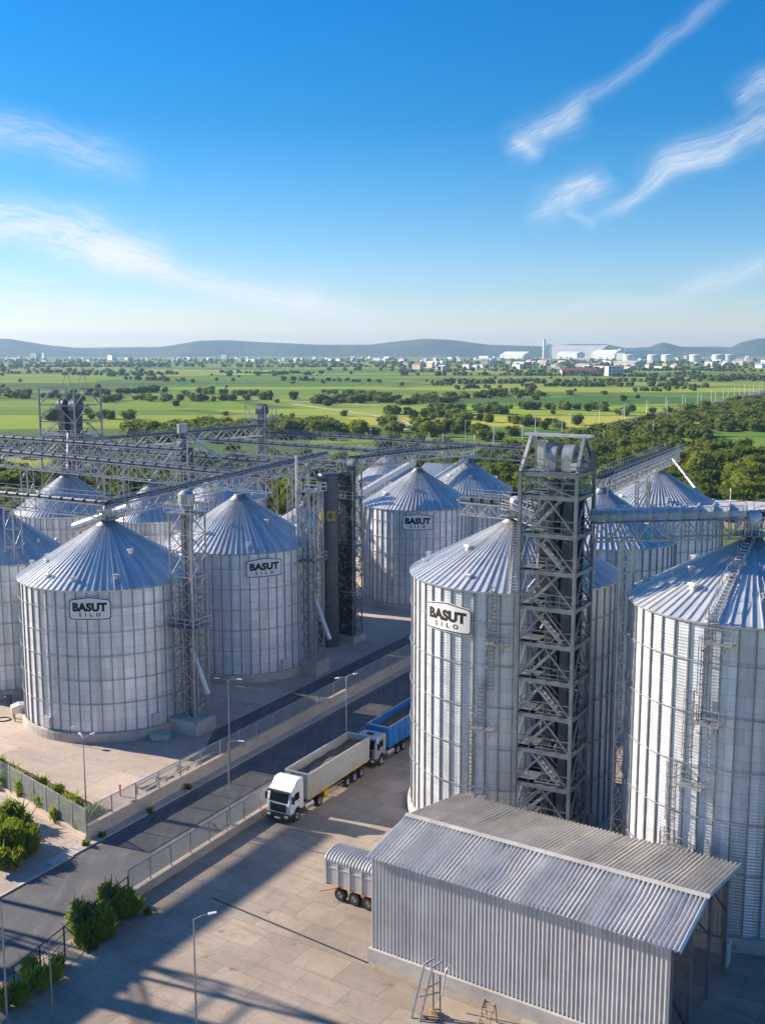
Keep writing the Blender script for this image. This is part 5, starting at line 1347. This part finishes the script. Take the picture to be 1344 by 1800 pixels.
# town along the foot of the hills
rt = random.Random(77); ntown = 0
def hidden_town(x, y): return False
for i in range(290):
    y = rt.choice([2500, 2900, 3400, 4000, 4600, 5200]) * rt.uniform(.93, 1.07); fr_ = rt.uniform(-.40, .40)
    if fr_ < .02 and y < 3900: continue
    x = fr_ * y
    big = rt.random() < .14
    wd = rt.uniform(25, 70) if big else rt.uniform(10, 24); h = rt.uniform(6, 12) if big else rt.uniform(5, 11)
    if y > 4300 and rt.random() < .16: wd, h = rt.uniform(26, 50), rt.uniform(18, 30)
    building('small white town building at the foot of the hills', x, y, wd, wd * rt.uniform(.4, .7), h, rt.choice(['render_white'] * 4 + ['render_warm']), rt.choice(['roof_pale', 'roof_pale', 'tile_red', 'roof_blue', 'roof_pale']), rt.uniform(-1.15, -.55), 0 if h > 18 or rt.random() < .5 else rt.uniform(2, 5), name='town_building', group='buildings of the distant town', win=False)
# the white works
wx, wy = 905, 5300
building('main white hall of the distant works with stepped roof', wx + 55, wy, 280, 150, 40, 'render_white', 'roof_pale', -.62, 24, name='works_hall', win=False)
building('low blue grey hall right of the white works', wx + 300, wy - 40, 220, 100, 36, 'render_white', 'roof_blue', 0, 0, name='works_hall', win=False)
building('white annex in front of the works hall', wx - 20, wy - 160, 120, 60, 26, 'render_white', 'render_white', -.85, 8, name='works_annex', win=False)
building('second white annex with gabled front at the works', wx + 150, wy - 170, 130, 60, 24, 'render_white', 'render_white', -.85, 18, name='works_annex', win=False)
building('white shed left of the works chimney', wx - 260, wy - 60, 150, 80, 18, 'render_white', 'render_white', -.85, 16, name='works_annex', win=False)
for lb, cx, cyy, r, h in (('tall white chimney of the distant works', wx - 133, wy - 80, 9, 88), ('shorter white tower beside the works chimney', wx - 110, wy - 80, 13, 64), ('white tower in front of the blue grey hall', wx + 205, wy - 200, 9, 46), ('second white tower in front of the blue grey hall', wx + 232, wy - 200, 9, 44)):
    o = thing('chimney', lb, 'chimney', (cx, cyy, 0)); b = MB(); b.tube([(0, 0, 0), (0, 0, h)], [r, r * .85], 14); b.build('shaft', M['render_white'], o); b = MB(); b.tube([(0, 0, h), (0, 0, h + 3)], r * .95, 14); b.build('rim', M['roof_pale'], o)
for i in range(6):
    x = 1180 + i * 95 + rt.uniform(-10, 10); y = 3700 + rt.uniform(-80, 80)
    o = thing('storage_tank', 'white round storage tank among the works at right', 'tank', (x * .72, y, 0), 0, 'storage tanks at the distant works'); b = MB(); b.revolve([(0, 0), (22, 0), (22, 24), (20, 26), (0, 28)], 20); b.build('shell', M['render_white'], o); b = MB(); b.revolve([(22.1, 22), (23, 22), (23, 23), (22.1, 23)], 20); b.build('rim', M['roof_pale'], o)

# ------------------------------------------------------------------ hills
def m_hill():
    m, t = mat('hillside'); p = t.pos(); n1 = t.noise(p, .0016, 6, .6); n2 = t.noise(p, .009, 5, .6)
    c = t.ramp(n1, [(.35, (.05, .10, .05)), (.55, (.10, .135, .07)), (.7, (.19, .18, .11))])
    c = t.mix(t.ramp(n2, [(.5, 0.), (.65, .7)]), c, (.04, .065, .028)); t.bsdf(c, .95, 0, spec=.1); return m
M['hill'] = m_hill()
def hills(name, dist, prof, depth, seed, label):
    """prof: list of (photo column, photo row) of the skyline at that distance"""
    rg3 = np.random.default_rng(seed); b = MB()
    us = [p[0] for p in prof]; hh = [max(0, 42 + (615 - p[1]) / 1900 * dist) for p in prof]
    nu, nv = 200, 26
    ph = rg3.random(6) * 6
    def fn(i, j):
        u = us[0] + (us[-1] - us[0]) * i; x = (u - 672) / 1900 * dist
        H_ = float(np.interp(u, us, hh)); f = sin(pi * min(1, j * 1.0)) ** 1.0
        e = math.sin(pi * j) ** .8
        gul = abs(sin(x * .0042 + ph[0] + 2.2 * sin(j * 4 + ph[1]))) * .22 + .1 * sin(x * .011 + ph[2] + j * 9)
        return (x * (1 + (j - .5) * depth / dist), dist + (j - .5) * depth + 120 * sin(x * .002 + ph[3]), -2 + (H_ + 2) * e * (1 - gul * (1 - e) * 1.8))
    b.grid(nu, nv, fn); o = b.build(name, M['hill'], None, True); tag(o, label, kind='structure')
hills('hills', 7600, [(-160, 600), (0, 595), (40, 597), (100, 607), (160, 613), (270, 612), (310, 606), (350, 599), (400, 598), (450, 601), (560, 606), (650, 606), (700, 600), (745, 596), (790, 598), (850, 606), (950, 609), (1000, 605), (1060, 605), (1100, 612), (1140, 610), (1165, 601), (1200, 610), (1280, 613), (1300, 602), (1330, 595), (1420, 594), (1500, 606)], 1700, 3, 'low brown green hills along the horizon')
hills('hills', 10500, [(-160, 612), (60, 612), (260, 610), (420, 610), (700, 612), (900, 609), (1060, 612), (1180, 610), (1250, 609), (1330, 612), (1500, 611)], 1500, 5, 'farther pale ridge behind the hills')

# ------------------------------------------------------------------ haze
b = MB(); b.box((0, 5900, 98), (13000, 13000, 206))
hz = b.build('haze', None) if False else None
m_, t = mat('haze'); pv = t.n('ShaderNodeVolumePrincipled'); pv.inputs['Color'].default_value = (.42, .66, 1.0, 1); pv.inputs['Density'].default_value = 8.5e-5; pv.inputs['Anisotropy'].default_value = .2
ou = t.n('ShaderNodeOutputMaterial'); t.t.links.new(pv.outputs[0], ou.inputs['Volume'])
hz = b.build('haze', m_); tag(hz, 'thin blue haze hanging over the plain', kind='stuff')
